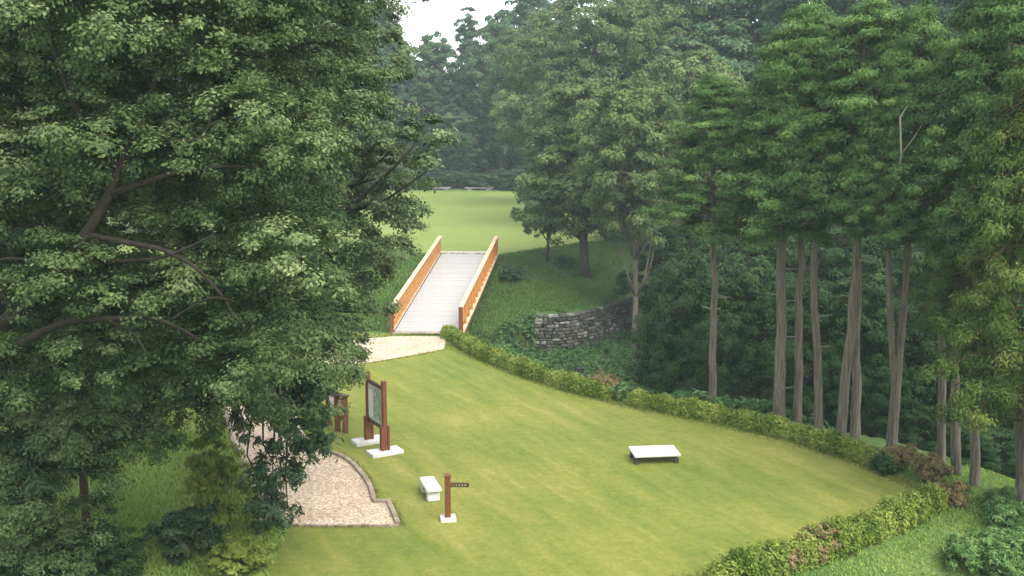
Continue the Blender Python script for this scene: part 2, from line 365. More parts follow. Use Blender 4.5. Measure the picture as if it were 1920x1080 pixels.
# triangulated polygon via bmesh
import bmesh
bm = bmesh.new()
loop = [at(736,631), at(836,631)] + Rr + list(reversed(leftA))[:-1]
bv = [bm.verts.new((p[0], p[1], 0.012)) for p in loop]
bmesh.ops.triangulate(bm, faces=[bm.faces.new(bv)])
me = bpy.data.meshes.new('gravel_path'); bm.to_mesh(me); bm.free()
o = link('gravel_path', me, M['gravel']); o['kind'] = 'structure'
def strip(pts, wdt, hgt, z0=0.0):
    mb = MB(); P = [np.array(p[:2]) for p in pts]; vs = []; fs = []
    for i, p in enumerate(P):
        t = P[min(i+1,len(P)-1)] - P[max(i-1,0)]; t /= np.linalg.norm(t)+1e-9; nrm = np.array([-t[1], t[0]])
        for s, z in ((-.5,z0-.1),(.5,z0-.1),(.5,z0+hgt),(-.5,z0+hgt)):
            q = p + nrm*s*wdt; vs.append((q[0], q[1], z))
    n = len(P)
    for i in range(n-1):
        for k in range(4): fs.append((i*4+k, i*4+(k+1)%4, i*4+4+(k+1)%4, i*4+4+k))
    fs.append((3,2,1,0)); fs.append(tuple((n-1)*4+k for k in range(4)))
    mb.add(vs, fs); return mb
for pts, wdt in ((rightA[36:] + rightB, 0.13), (leftA[20:], 0.09), ([at(494,986), at(620,988), at(747,987)], 0.07)):
    k = strip(pts, wdt, 0.11 if wdt > .1 else 0.06).build('kerb', M['kerb']); k['kind'] = 'structure'

# ------------------------------------------------------------------ foliage
UP = np.array([0,0,1.0])
def unit(v): return v / (np.linalg.norm(v, axis=-1, keepdims=True) + 1e-9)
def leaves(P, Nrm, D, ln, wd, fold=0.12):
    """rhombic leaves: P base points, Nrm normals, D directions"""
    D = unit(D - Nrm*np.sum(D*Nrm, 1, keepdims=True)); S = np.cross(Nrm, D)
    ln = np.asarray(ln).reshape(-1,1); wd = np.asarray(wd).reshape(-1,1)
    a = P - D*ln*0.5; c = P + D*ln*0.5
    b = P + S*wd*0.5 + Nrm*wd*fold; d = P - S*wd*0.5 + Nrm*wd*fold
    return np.stack([a, b, c, d], 1)
def clump_leaves(Cn, Dr, rad, n_per, ln, wd, flat=0.6, upb=0.5, outb=0.5, droop=0.0, g=None, ctint=None, shell=0.55, tint_amp=0.30, upn=0.45):
    g = g or rng; m = len(Cn)
    Cn = np.repeat(Cn, n_per, 0); Dr = np.repeat(Dr, n_per, 0); rad = np.repeat(np.broadcast_to(rad, (m,)), n_per)[:,None]
    ct = g.normal(0, 1, m) if ctint is None else ctint; ct = np.repeat(ct, n_per)
    N = len(Cn); u = unit(g.normal(size=(N,3)))
    u = unit(u + upb*UP + outb*Dr)
    rr = rad*(shell + (1-shell)*g.random((N,1))) * (1 + 0.18*g.normal(size=(N,1)))
    P = Cn + u*rr*np.array([1,1,flat])
    Nr = unit(0.9*u + 0.25*Dr + upn*UP + 0.33*g.normal(size=(N,3)))
    D = unit(0.6*u + 0.8*g.normal(size=(N,3)) - droop*UP)
    s = 0.55 + 0.9*g.random(N)
    t = np.clip(0.43 + 0.12*ct + tint_amp*(g.random(N)-0.5) + 0.05*u[:,2], 0, 1)
    return leaves(P, Nr, D, ln*s, wd*s), t
def lobe_clumps(lobes, per_area, g, inner=0.25, upper=0.25):
    """lobes: rows (x,y,z,rx,ry,rz). Clump centres over each lobe's surface with some inside."""
    Cn, Dr, Lb = [], [], []
    for i, L in enumerate(lobes):
        c = np.array(L[:3]); r = np.array(L[3:6]); n = max(4, int(per_area*4*pi*(np.prod(r)**(2/3))))
        u = unit(g.normal(size=(n,3)) + upper*UP)
        k = np.where(g.random((n,1)) < inner, 0.35+0.5*g.random((n,1)), 0.82+0.22*g.random((n,1)))
        Cn.append(c + u*r*k); Dr.append(u); Lb.append(np.full(n, i))
    return np.concatenate(Cn), np.concatenate(Dr), np.concatenate(Lb)
def wob(a, b, n, amp, g, sag=0.0):
    a = np.array(a, float); b = np.array(b, float); ln = np.linalg.norm(b-a)
    out = []
    o1 = g.normal(size=3)*amp*ln; o2 = g.normal(size=3)*amp*ln*0.6
    for i in range(n+1):
        t = i/n; out.append(a + (b-a)*t + o1*sin(pi*t) + o2*sin(2*pi*t) + UP*sag*ln*sin(pi*t))
    return out

# ---- generic broadleaf tree mesh (origin at base)
def broadleaf(seed, ht, rad, base_frac, n_lobes, ln, wd, n_per, per_area, tr=0.28, flat=0.6, lobe_r=0.42, shape='round'):
    g = np.random.default_rng(seed); lobes = []
    cz0 = ht*base_frac
    for i in range(n_lobes):
        t = (i+0.5)/n_lobes; z = cz0 + (ht-cz0)*(0.12+0.76*t)
        if shape == 'round': prof = sin(pi*(0.16+0.74*t))**0.8
        else: prof = (1-t)**0.8*0.95+0.08
        a = i*2.399+g.random()*0.8; rr = rad*prof*(0.45+0.42*g.random())
        lr = rad*lobe_r*(0.75+0.5*g.random())*(0.65+0.35*prof)
        lobes.append((cos(a)*rr, sin(a)*rr, z, lr, lr, lr*0.78))
    lobes.append((0,0,ht-rad*0.35, rad*0.35, rad*0.35, rad*0.4)); lobes.append((0,0,(ht+cz0)/2, rad*0.5, rad*0.5, rad*0.6))
    Cn, Dr, Lb = lobe_clumps(lobes, per_area, g)
    cr = (0.16+0.10*g.random(len(Cn)))*rad*0.55 + 0.12
    lt = g.normal(0,1,len(lobes))
    V, t = clump_leaves(Cn, Dr, cr, n_per, ln, wd, flat, 0.45, 0.6, 0.15, g, ctint=0.7*g.normal(0,1,len(Cn))+0.9*lt[Lb])
    crown = quad_mesh('crown', V, t)
    mb = MB(); top = np.array([g.normal()*0.15, g.normal()*0.15, cz0+(ht-cz0)*0.75])
    path = wob((0,0,-0.6), top, 7, 0.015, g); rads = [tr*(1.35 if i == 0 else 1-0.11*i) for i in range(8)]
    mb.tube(path, rads, 8)
    for i, L in enumerate(lobes[:-1]):
        k = 2 + int(4*min(1, max(0, (L[2]-cz0)/(ht-cz0))))
        st = path[min(k,6)]; lp = wob(st, L[:3], 4, 0.05, g, 0.06)
        mb.tube(lp, [tr*0.38*(1-0.19*j) for j in range(5)], 6)
        for q in np.flatnonzero(Lb == i)[:4]:
            mb.tube(wob(L[:3], Cn[q], 2, 0.05, g), [tr*0.11, tr*0.07, tr*0.03], 5)
    return crown, mb.mesh('trunk', True)
# ---- cypress / cedar: bare trunk below, crown of spray-bearing branches
def conifer_crown(seed, z0, z1, rad, nb, ln, wd, n_per, flat=0.34, droop=0.5, top_pow=0.75, cr=0.5, upb=0.3):
    g = np.random.default_rng(seed); Cn, Dr, Ct, CR = [], [], [], []; mb = MB()
    for i in range(nb):
        t = ((i+g.random())/nb)**0.92; z = z0 + (z1-z0)*t
        r = rad*min(1.0, 0.72+1.6*t)*max(0.06, (1-t)**top_pow)*(0.78+0.4*g.random())
        a = i*2.399 + g.normal()*0.3; d = np.array([cos(a), sin(a), 0])
        rise = 0.18*r*(1 if t > 0.4 else 0.2); ct = g.normal()
        p0 = np.array([0,0,z]); p1 = p0 + d*r*0.6 + UP*rise; p2 = p0 + d*r + UP*(rise - 0.16*r*droop*2)
        mb.tube([p0, p1, p2], [0.045, 0.03, 0.012], 4, False)
        k = max(2, int(round(r/0.55)))
        for j in range(k):
            s = 0.32 + 0.68*(j+0.6)/k
            q = p0 + (p1-p0)*min(1, s/0.6) if s < 0.6 else p1 + (p2-p1)*(s-0.6)/0.4
            Cn.append(q + g.normal(size=3)*0.14); Dr.append(unit((d*0.8 - UP*0.15)[None])[0]); Ct.append(0.5*ct + 0.8*g.normal()); CR.append(cr*(0.75+0.5*g.random()))
    Cn.append(np.array([0,0,z1-0.1])); Dr.append(UP); Ct.append(0.5); CR.append(cr*0.7)
    V, t = clump_leaves(np.array(Cn), np.array(Dr), np.array(CR), n_per, ln, wd, flat, upb, 0.75, droop, g, np.array(Ct), 0.35)
    return quad_mesh('crown', V, t), mb
def place_tree(name, label, cat, group, loc, crown, trunk, leafm, barkm, scale=1.0, rz=0.0, sz=None):
    r = empty(name, loc, label, cat, group, rz)
    sz = sz or scale
    if not crown.materials: crown.materials.append(leafm)
    a = link('crown', crown, None, r); a.scale = (scale, scale, sz)
    if crown.materials[0] != leafm:
        a.material_slots[0].link = 'OBJECT'; a.material_slots[0].material = leafm
    if trunk is not None:
        if not trunk.materials: trunk.materials.append(barkm)
        b = link('trunk', trunk, None, r); b.scale = (scale, scale, sz)
    return r

# ---------------- foreground oak at the left
g = np.random.default_rng(21)
OAK = np.array([-13.2, 20.5, ground_z(-13.2, 20.5)])
oak_lobes = []
def L(px, py, Y, rp, fz=0.72):
    c = atY(px, py, Y); r = rp*Y/F
    oak_lobes.append((c[0], c[1], c[2], r, r, r*fz))
front = [(40,30,130),(190,40,140),(340,50,130),(470,20,120),(60,170,110),(190,175,110),(300,150,120),(400,190,110),(490,130,110),
  (40,300,110),(150,270,110),(250,270,100),(420,250,100),(520,230,110),(330,300,70),(80,390,120),(480,300,100),(440,215,80),(560,310,90),
  (130,520,95),(40,560,60),(520,400,90),(420,420,70),(560,480,90),(330,540,75),(450,545,80),(390,640,80),(520,600,95),(590,560,80),
  (40,690,90),(180,660,80),(290,700,80),(440,700,80),(540,680,80),(230,560,60),(300,440,55),(600,420,70),(480,500,60)]
for px, py, rp in front: L(px+g.normal()*8, py+g.normal()*8, 20.5+g.normal()*1.1, rp*0.94)
back = [(-10,70,140),(-20,200,140),(60,150,140),(30,760,110),(150,760,110),(270,770,100),(60,380,150),(260,390,150),(420,390,150),(180,620,150)] + [(x, y, 150) for y in (-20,60,180,320,470,610,700) for x in (30,160,300,440,560)]
for px, py, rp in back: L(px+g.normal()*25, py+g.normal()*25, 25+g.normal()*0.8, rp*0.95)
for px, py, rp in [(60,800,90),(160,800,90),(260,790,80),(350,780,65),(60,900,80),(150,900,70),(20,690,100),(10,960,80),(-30,880,90),(-20,1040,80),(60,990,75),(150,985,65),(110,1060,60),(210,870,60),(300,840,50),(230,720,90),(330,720,80)]: L(px, py, 24+g.normal()*0.6, rp)
for px, py in ((60,-150),(230,-170),(400,-160),(550,-120),(150,-330),(320,-340),(480,-300),(0,-280)): L(px, py, 21.5+g.normal()*1.5, 170)
for px, py in ((-160,100),(-170,330),(-150,560),(-300,150),(-320,450)): L(px, py, 21+g.normal(), 160)
Cn, Dr, Lb = lobe_clumps(oak_lobes, 3.0, g, 0.2, 0.55)
toCam = unit(np.array([[0,0,H]]) - Cn)
lt = g.normal(0, 1, len(oak_lobes))  # random tint per lobe: lit and dark masses put into the leaf colour
V, t = clump_leaves(Cn - OAK, Dr, 0.26+0.22*g.random(len(Cn)), 190, 0.080, 0.044, 0.62, 0.55, 0.6, 0.15, g, 0.7*g.normal(0,1,len(Cn))+1.0*lt[Lb], 0.3, 0.4, 0.6)
root = empty('oak_tree', OAK, 'huge dark evergreen tree filling the left side, its brown limbs showing through', 'tree')
link('crown', quad_mesh('crown', V, t), M['leaf_oak'], root)
mb = MB()
def limb(px, w0, w1, n=8):
    P = smooth_line([atY(x, y, Y) - OAK for x, y, Y in px], 5); k = len(P)
    mb.tube(P, [0.82*(w0 + (w1-w0)*i/(k-1))*(1+0.05*sin(i*1.7)) for i in range(k)], n)
P0 = atY(-260, 860, 20.8)
mb.tube(smooth_line([(0,0,-0.8), (0.1,0,2.0), P0-OAK, atY(-150,720,20.6)-OAK], 4), list(np.linspace(0.62,0.34,13)), 10)
limb([(-150,720,20.6),(0,610,20.2),(70,555,20.0),(140,470,19.8),(205,365,19.8),(240,270,20.0),(290,160,20.4),(330,40,20.8),(350,-150,21)], 0.21, 0.02)
limb([(-150,720,20.6),(0,668,20.0),(60,632,19.7),(130,603,19.5),(220,598,19.4),(300,600,19.5),(380,640,19.8)], 0.13, 0.03)
limb([(-160,560,21),(0,380,20.8),(60,330,20.6),(140,315,20.4),(190,300,20.3),(240,210,20.3)], 0.12, 0.03)
limb([(160,440,19.8),(240,455,19.4),(310,470,19.3),(370,505,19.3),(420,560,19.4),(440,600,19.4)], 0.075, 0.025)
limb([(205,365,19.8),(280,340,19.5),(340,322,19.4),(430,312,19.4),(510,318,19.6)], 0.08, 0.025)
limb([(190,490,19.7),(290,485,19.4),(350,465,19.2),(400,440,19.2)], 0.05, 0.02)
limb([(30,590,20.1),(-10,520,20),(0,487,19.6),(70,488,19.3)], 0.06, 0.02)
limb([(230,300,20),(300,270,19.6),(380,255,19.5),(400,190,19.6)], 0.07, 0.02)
limb([(225,320,20),(170,250,19.9),(120,150,20),(90,40,20.3)], 0.11, 0.03)
limb([(200,600,19.4),(250,625,19.3),(275,665,19.3)], 0.035, 0.015)
limb([(320,600,19.5),(390,560,19.3),(440,565,19.3)], 0.035, 0.015)
mb.build('trunk', M['bark_oak'], root, True)

# ---------------- paler oak behind it (towards the bridge)
g = np.random.default_rng(33)
OAK2 = np.array([-14.5, 35.0, 0.0]); oak_lobes = []
for px, py, rp in [(560,60,110),(650,40,100),(700,110,80),(600,150,110),(690,200,90),(740,170,45),(640,270,110),(740,280,75),(790,250,45),(800,310,38),(700,330,90),(600,370,110),
   (670,430,95),(745,385,55),(760,440,40),(600,500,100),(690,510,65),(720,470,50),(640,590,80),(700,585,40),(560,600,90),(600,655,65),(650,640,40),(520,560,90),(520,400,100),(540,250,100),(450,500,100),(450,300,110)]:
    L(px+g.normal()*6, py+g.normal()*6, 30+g.normal()*1.2, rp*0.92)
for px, py in ((600,-80),(690,-60),(520,-150),(640,-200),(560,120),(650,360),(580,480),(560,330)): L(px, py, 33.5+g.normal(), 130)
Cn, Dr, Lb = lobe_clumps(oak_lobes, 1.55, g, 0.22, 0.5); lt = g.normal(0, 1, len(oak_lobes))
V, t = clump_leaves(Cn - OAK2, Dr, 0.28+0.26*g.random(len(Cn)), 170, 0.105, 0.060, 0.62, 0.5, 0.6, 0.15, g, 0.9*g.normal(0,1,len(Cn))+0.5*lt[Lb], 0.3, 0.4)
root = empty('oak_tree', OAK2, 'paler broadleaf tree whose ragged edge overhangs the left railing of the bridge', 'tree')
link('crown', quad_mesh('crown', V, t), M['leaf_oak2'], root)
mb = MB(); tp = atY(560,350,31)-OAK2
tr = wob((0,0,-.5), tp, 8, 0.03, g); mb.tube(tr, list(np.linspace(0.32,0.14,9)), 9)
for i, lo in enumerate(oak_lobes):
    st = tr[3 + i % 6]; mb.tube(wob(st, np.array(lo[:3])-OAK2, 5, 0.06, g, 0.05), list(np.linspace(0.11,0.02,6)), 6)
mb.build('trunk', M['bark_oak'], root, True)

# ---------------- drooping tree over the gravel
g = np.random.default_rng(45); DRP = np.array([-12.0, 26.0, 0.0]); oak_lobes = []
droop_l = [(470,740,55),(520,720,60),(560,760,60),(585,715,40),(595,690,25),(545,820,60),(580,800,48),(612,842,30),(500,800,50),(520,880,45),(560,880,40),(510,940,45),(540,960,28),(490,910,40),(430,700,70),(380,720,60),(320,720,60),(400,670,70),(480,660,80)]
for px, py, rp in droop_l: L(px, py, 25+g.normal()*0.5, rp, 0.9)
Cn, Dr, Lb = lobe_clumps(oak_lobes, 2.6, g, 0.3, 0.1)
V, t = clump_leaves(Cn-DRP, Dr, 0.20+0.16*g.random(len(Cn)), 52, 0.17, 0.055, 0.8, 0.2, 0.5, 0.9, g, None, 0.2, 0.45)
root = empty('drooping_tree', DRP, 'dark tree with narrow leaves drooping in front of the gravel path', 'tree')
link('crown', quad_mesh('crown', V, t), M['leaf_droop'], root)
mb = MB(); tr = smooth_line([(0,0,-.4),(0.3,0,2.5),atY(180,640,25.6)-DRP,atY(330,640,25.2)-DRP,atY(430,660,25)-DRP,atY(520,700,25)-DRP], 4)
mb.tube(tr, list(np.linspace(0.2,0.05,len(tr))), 8)
for lo in oak_lobes:
    e = np.array(lo[:3])-DRP; j = int(np.argmin([np.linalg.norm(p-e-UP*0.6) for p in tr])); mb.tube(wob(tr[j], e, 4, 0.06, g, 0.1), list(np.linspace(0.05,0.01,5)), 5)
mb.build('trunk', M['bark_oak'], root, True)

# ---------------- dark cedars at the lower left
g = np.random.default_rng(52)
cedL, mbL = conifer_crown(5, 1.2, 8.5, 2.0, 70, 0.26, 0.06, 80, 0.7, 0.9, 0.6, 0.46, 0.2)
brL = mbL.mesh('branches', True); brL.materials.append(M['bark_dark'])
for i, (px, Y, lean, lab) in enumerate([(72,24.5,0.25,'slender dark cedar with a rust red trunk at the lower left corner'),
        (165,26.0,-0.2,'slender cedar with a dim red trunk, right of the redder one')]):
    b = atY(px, 1000, Y); b[2] = ground_z(b[0], b[1]); f_ = 1.0 if i < 2 else 0.5
    mt = MB(); mt.tube(wob((0,0,-.3),(lean,0.1,8.2*f_),8,0.01,g), list(np.linspace(0.13,0.03,9)), 8)
    tm = mt.mesh('trunk', True)
    r = place_tree('cedar_tree', lab, 'tree', 'dark cedars at the lower left', b, cedL, tm, M['leaf_droop'] if i else M['leaf_droop'], M['bark_red'] if i < 2 else M['bark_dark'], 1.0, i*2.1)
    # foliage sits higher on the two with showing trunks
    for ch in r.children:
        if ch.name.startswith('crown'): ch.location.z = 2.2 if i < 2 else 0.0; ch.scale = (0.95*f_,0.95*f_,0.85*f_)
    bo = link('branches', brL, None, r); bo.location.z = 2.2 if i < 2 else 0.0; bo.scale = (0.95*f_,0.95*f_,0.85*f_)

# ---------------- cypress row behind the hedge
hin = [conifer_crown(s, 0, 9.0, rr, 108, 0.155, 0.046, 250, 0.50, 0.65, 0.50, 0.58) for s, rr in ((11,2.7),(12,2.45),(13,2.9))]
hin_br = []
for c, m_ in hin:
    b = m_.mesh('branches', True); b.materials.append(M['bark_hinoki']); hin_br.append(b)
GRP = 'tall bare-trunked cypresses behind the hedge'
# px x at base, px x at crown base, hedge row y, setback, crown base py, crown top py, radius scale, variant, trunk radius
rows = [
 (1337,1338,770,3.0,440,150,0.98,0,0.17,'bare-trunked cypress standing apart, first from the left in the row'),
 (1460,1467,800,2.2,452,60,0.92,1,0.235,'thickest of the bare cypress trunks, with pale branch stubs on its side'),
 (1494,1503,806,2.6,400,15,0.95,2,0.18,'cypress trunk just right of the thickest one, third in the row'),
 (1533,1526,818,2.4,410,30,0.86,0,0.17,'straight cypress trunk fourth from left, just before the crossing pair'),
 (1575,1612,836,1.8,405,10,0.95,1,0.19,'cypress whose trunk leans right across its neighbour'),
 (1603,1606,838,2.6,420,60,0.88,2,0.19,'upright cypress crossed near its foot by a leaning trunk'),
 (1764,1764,880,1.2,470,120,0.78,2,0.15,'slim cypress trunk beside the rusty shrubs at the hedge corner'),
 (1826,1830,918,1.2,430,-60,0.80,0,0.16,'cypress with ivy-green foliage down its trunk, right of the corner shrubs'),
 (1912,1895,950,1.4,430,-90,0.9,1,0.17,'dark cypress trunk at the right edge beside the bamboo grass'),
]
def hinoki(row, k):
    pb, pt, hy, back_, cb, ct, rs, var, tr_, lab = row
    Y = at(pb, hy)[1] + back_
    base = atY(pb, hy, Y); base[2] = ground_z(base[0], base[1])
    top = atY(pt + (pt-pb)*0.3, ct, Y); cbp = atY(pt, cb, Y)
    r = empty('cypress_tree', base, lab, 'tree', GRP)
    crown, _ = hin[var]
    if not crown.materials: crown.materials.append(M['leaf_hinoki'])
    sz = (top[2]-cbp[2])/9.0
    g = np.random.default_rng(100+k)
    for me_, nm in ((crown,'crown'), (hin_br[var],'branches')):
        o = link(nm, me_, None, r); o.location = cbp - base; o.scale = (rs, rs, sz); o.rotation_euler = (0,0,k*1.7)
    m = MB(); P = [np.array([0,0,-0.6]), np.zeros(3)]
    for i in range(1, 9):
        t = i/8; q = (cbp-base)*t; q[:2] += g.normal(size=2)*0.03; P.append(q)
    P += [(cbp-base)*0.5 + (top-base)*0.5, (top-base)*1.0 - UP*0.3]
    n = len(P); m.tube(P, [tr_*1.25, tr_*1.08] + [tr_*(1-0.32*i/8) for i in range(1,9)] + [tr_*0.4, 0.02], 10)
    m.build('trunk', M['bark_hinoki'], r, True)
    for q in range(5 if k != 1 else 7):
        zz = 3.0 + g.random()*5.0; a = g.random()*6.28; ln_ = 0.25+0.5*g.random()
        if k == 1 and q < 4: zz = (3.2,4.6,5.2,1.2)[q]; a = 0.0; ln_ = 0.7
        f = zz/(cbp-base)[2]; p = (cbp-base)*f
        s = MB(); s.tube([p, p+np.array([cos(a)*ln_, sin(a)*ln_, 0.03])], [0.03,0.018], 5); s.build('branch_stub', M['bark_pale'], r)
    return r
for k, row in enumerate(rows): hinoki(row, k)
# forked one
k = 20; Y = at(1670,858)[1]+1.6; base = atY(1670,858,Y); base[2] = ground_z(base[0], base[1])
r = empty('cypress_tree', base, 'cypress with a trunk forking low into two tall stems', 'tree', GRP)
fork = atY(1681,715,Y)-base; sl = atY(1665,440,Y)-base; sr = atY(1704,430,Y)-base
m = MB(); m.tube([(0,0,-.6), (0,0,0), fork*0.5, fork*0.93, fork*0.75+sr*0.25+np.array([0.02,0,0]), fork*0.5+sr*0.5+np.array([0.05,0,0]), sr, sr+np.array([0.1,0,4.5])], [0.23,0.20,0.18,0.165,0.135,0.12,0.10,0.03], 12)
m.tube([fork*0.72+np.array([-0.01,0,0]), fork*0.93+np.array([-0.045,-0.02,0]), fork*0.8+sl*0.2+np.array([-0.09,-0.02,0]), fork*0.5+sl*0.5+np.array([-0.08,0,0]), sl, sl+np.array([0,0,3.5])], [0.10,0.125,0.12,0.115,0.10,0.03], 10)
m.build('trunk', M['bark_hinoki'], r, True)
for p_, var, rs, sz in ((sl,0,0.62,0.68),(sr,2,0.66,0.80)):
    for me_, nm in ((hin[var][0],'crown'), (hin_br[var],'branches')):
        o = link(nm, me_, None, r); o.location = p_; o.scale = (rs, rs, sz); o.rotation_euler = (0,0,var*2.2)
m = MB()
dd = [atY(x,y,Y-2.0)-base for x,y in ((1700,380),(1682,330),(1690,290),(1688,220),(1700,200))]
m.tube(dd, [0.05,0.045,0.04,0.03,0.01], 6); m.tube([dd[2], atY(1712,260,Y-2.1)-base, atY(1735,225,Y-2.2)-base], [0.03,0.02,0.01], 5); m.tube([dd[0], atY(1725,385,Y-2)-base, sr], [0.05,0.05,0.05], 6)
m.build('dead_branch', M['bark_pale'], r, True)

# ---------------- cedars at the right edge
cedR, mbR = conifer_crown(61, 0, 10.0, 2.7, 150, 0.135, 0.038, 260, 0.75, 0.8, 0.36, 0.46, 0.35)
cedB, mbB = conifer_crown(62, 0, 10.0, 2.6, 150, 0.14, 0.040, 240, 0.75, 0.8, 0.40, 0.46, 0.35)
for me_, mbx, px, Y, cb, ct, rs, lm, lab in (
    (cedR, mbR, 1925, 29.0, 800, 100, 0.98, 'leaf_cedar', 'yellowish cedar with drooping brown-tipped foliage at the right edge'),
    (cedB, mbB, 1795, 33.5, 620, 200, 0.55, 'leaf_cedar', 'small yellow green cedar drooping between the slim trunks at the right'),
    (cedB, mbB, 1945, 37.0, 420, -330, 1.15, 'leaf_cedar2', 'tall fresh green cedar rising out of the top right corner')):
    base = atY(px, 900, Y); base[2] = ground_z(base[0], base[1]); cbp = atY(px, cb, Y); top = atY(px, ct, Y)
    r = empty('cedar_tree', base, lab, 'tree', 'cedars at the right edge')
    if not me_.materials: me_.materials.append(M['leaf_cedar'])
    o = link('crown', me_, None, r); o.location = cbp-base; o.scale = (rs, rs, (top[2]-cbp[2])/10)
    if lm != 'leaf_cedar': o.material_slots[0].link = 'OBJECT'; o.material_slots[0].material = M[lm]
    b = mbx.mesh('branches', True); o = link('branches', b, M['bark_red'], r); o.location = cbp-base; o.scale = (rs, rs, (top[2]-cbp[2])/10)
    m = MB(); m.tube(wob((0,0,-.5), top-base-UP*0.2, 8, 0.005, g), list(np.linspace(0.18,0.02,9)), 9); m.build('trunk', M['bark_hinoki'], r, True)

# ---------------- young trees and tall shrubs filling the hollow behind the cypress trunks
und = [broadleaf(71, 7.0, 2.6, 0.05, 18, 0.14, 0.07, 120, 1.6, 0.10), broadleaf(72, 6.4, 2.4, 0.05, 16, 0.14, 0.07, 120, 1.6, 0.09), broadleaf(73, 5.0, 2.5, 0.02, 15, 0.14, 0.07, 120, 1.6, 0.08)]
under = [(1290,53,480,0,0.9),(1300,50,520,1,1.0),(1390,52,490,2,1.15),(1440,49,560,1,1.0),(1525,50,540,0,1.0),(1600,48,520,1,1.05),(1690,47,560,2,1.1),(1745,45,600,0,0.9),(1830,42,640,1,0.9),(1890,41,600,2,1.0),
         (1350,47.5,600,2,0.9),(1480,46,640,2,0.9),(1570,45,660,1,0.9),(1650,44,680,2,0.9),(1720,42,720,2,0.8),(1800,39,760,2,0.8),(1870,36.5,800,2,0.75),(1285,57,600,2,0.9),
         (1320,62,445,0,1.3),(1420,63,430,1,1.4),(1520,64,440,0,1.4),(1620,62,430,1,1.4),(1720,60,440,0,1.4),(1830,58,450,1,1.4),(1915,55,450,0,1.4),
         (1440,70,400,2,1.8),(1600,72,390,0,1.9),(1760,72,380,1,2.0),(1280,74,420,1,1.6),(1890,70,380,2,2.0)]
place = ['behind the leftmost bare trunk','behind the thickest bare trunk','behind the forked trunk','behind the crossing trunks','at the right edge below the yellowish cedar']
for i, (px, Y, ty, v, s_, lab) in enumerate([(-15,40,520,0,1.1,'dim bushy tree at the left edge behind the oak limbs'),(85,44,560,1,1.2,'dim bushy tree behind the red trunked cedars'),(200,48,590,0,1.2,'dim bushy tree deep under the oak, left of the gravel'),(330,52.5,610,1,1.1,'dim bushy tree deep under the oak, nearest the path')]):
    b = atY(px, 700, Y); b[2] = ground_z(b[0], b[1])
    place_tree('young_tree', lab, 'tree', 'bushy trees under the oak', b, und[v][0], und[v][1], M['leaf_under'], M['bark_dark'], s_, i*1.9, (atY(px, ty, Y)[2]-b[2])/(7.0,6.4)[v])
def near_trunk(px):
    c = [(1337,'leftmost bare trunk'),(1460,'thickest bare trunk'),(1533,'fourth bare trunk'),(1600,'crossing trunks'),(1670,'forked trunk'),(1764,'slim trunk by the rusty corner'),(1826,'leafy trunk right of the corner'),(1912,'right edge trunk')]
    x, nme = min(c, key=lambda q: abs(q[0]-px)); side = 'behind' if abs(px-x) < 22 else ('left of' if px < x else 'right of')
    return side, nme
seen = {}
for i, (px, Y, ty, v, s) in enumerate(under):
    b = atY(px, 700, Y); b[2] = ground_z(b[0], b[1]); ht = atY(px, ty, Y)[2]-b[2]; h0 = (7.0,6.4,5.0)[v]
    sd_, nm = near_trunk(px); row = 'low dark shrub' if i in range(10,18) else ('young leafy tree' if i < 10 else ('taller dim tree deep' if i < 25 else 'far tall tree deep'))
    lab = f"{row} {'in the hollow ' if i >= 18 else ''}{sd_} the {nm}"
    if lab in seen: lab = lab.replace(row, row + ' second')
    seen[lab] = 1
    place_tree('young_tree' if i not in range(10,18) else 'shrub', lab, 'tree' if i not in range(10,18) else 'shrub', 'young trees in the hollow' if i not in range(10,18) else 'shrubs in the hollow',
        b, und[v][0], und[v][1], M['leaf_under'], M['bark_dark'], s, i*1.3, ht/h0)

# ---------------- olive broadleaf trees on the far bank, right of the far lawn
ol = [broadleaf(84, 17.0, 4.4, 0.42, 24, 0.24, 0.14, 100, 0.62, 0.25), broadleaf(81, 15.5, 5.4, 0.20, 26, 0.24, 0.14, 100, 0.62, 0.40), broadleaf(82, 15.0, 5.0, 0.22, 24, 0.24, 0.14, 100, 0.62, 0.36), broadleaf(83, 20, 6.8, 0.25, 24, 0.28, 0.16, 90, 0.42, 0.45)]
OG = 'olive broadleaf trees right of the far lawn'
for i, (px, Y, ty, v, s, lm, lab) in enumerate([
    (1025,83,270,2,0.42,'leaf_far','small dark tree with a thin trunk at the far lawn corner'),
    (1102,80,150,1,1.0,'leaf_olive','broad olive tree with a stout dark trunk above the stone wall'),
    (1190,71.0,150,0,0.95,'leaf_olive','olive tree with a pale trunk in front of the stone wall'),
    (1290,88,100,1,1.05,'leaf_olive','yellowish olive tree rising left of the cypress crowns'),
    (1120,104,-30,3,1.0,'leaf_olive','tall lacy olive tree with a gap of sky in its top'),
    (1260,108,-60,3,1.05,'leaf_olive','tall olive tree at the top of the photo left of the cypresses'),
    (1010,128,30,3,0.85,'leaf_olive','rounded olive tree at the back right corner of the far lawn')]):
    b = atY(px, 500, Y); b[2] = ground_z(b[0], b[1]); ht = atY(px, ty, Y)[2]-b[2]
    place_tree('broadleaf_tree', lab, 'tree', OG, b, ol[v][0], ol[v][1], M[lm], M['bark_hinoki'] if v == 0 else M['bark_dark'], s, i*2.4, ht/(17.0,15.5,15.0,20)[v])
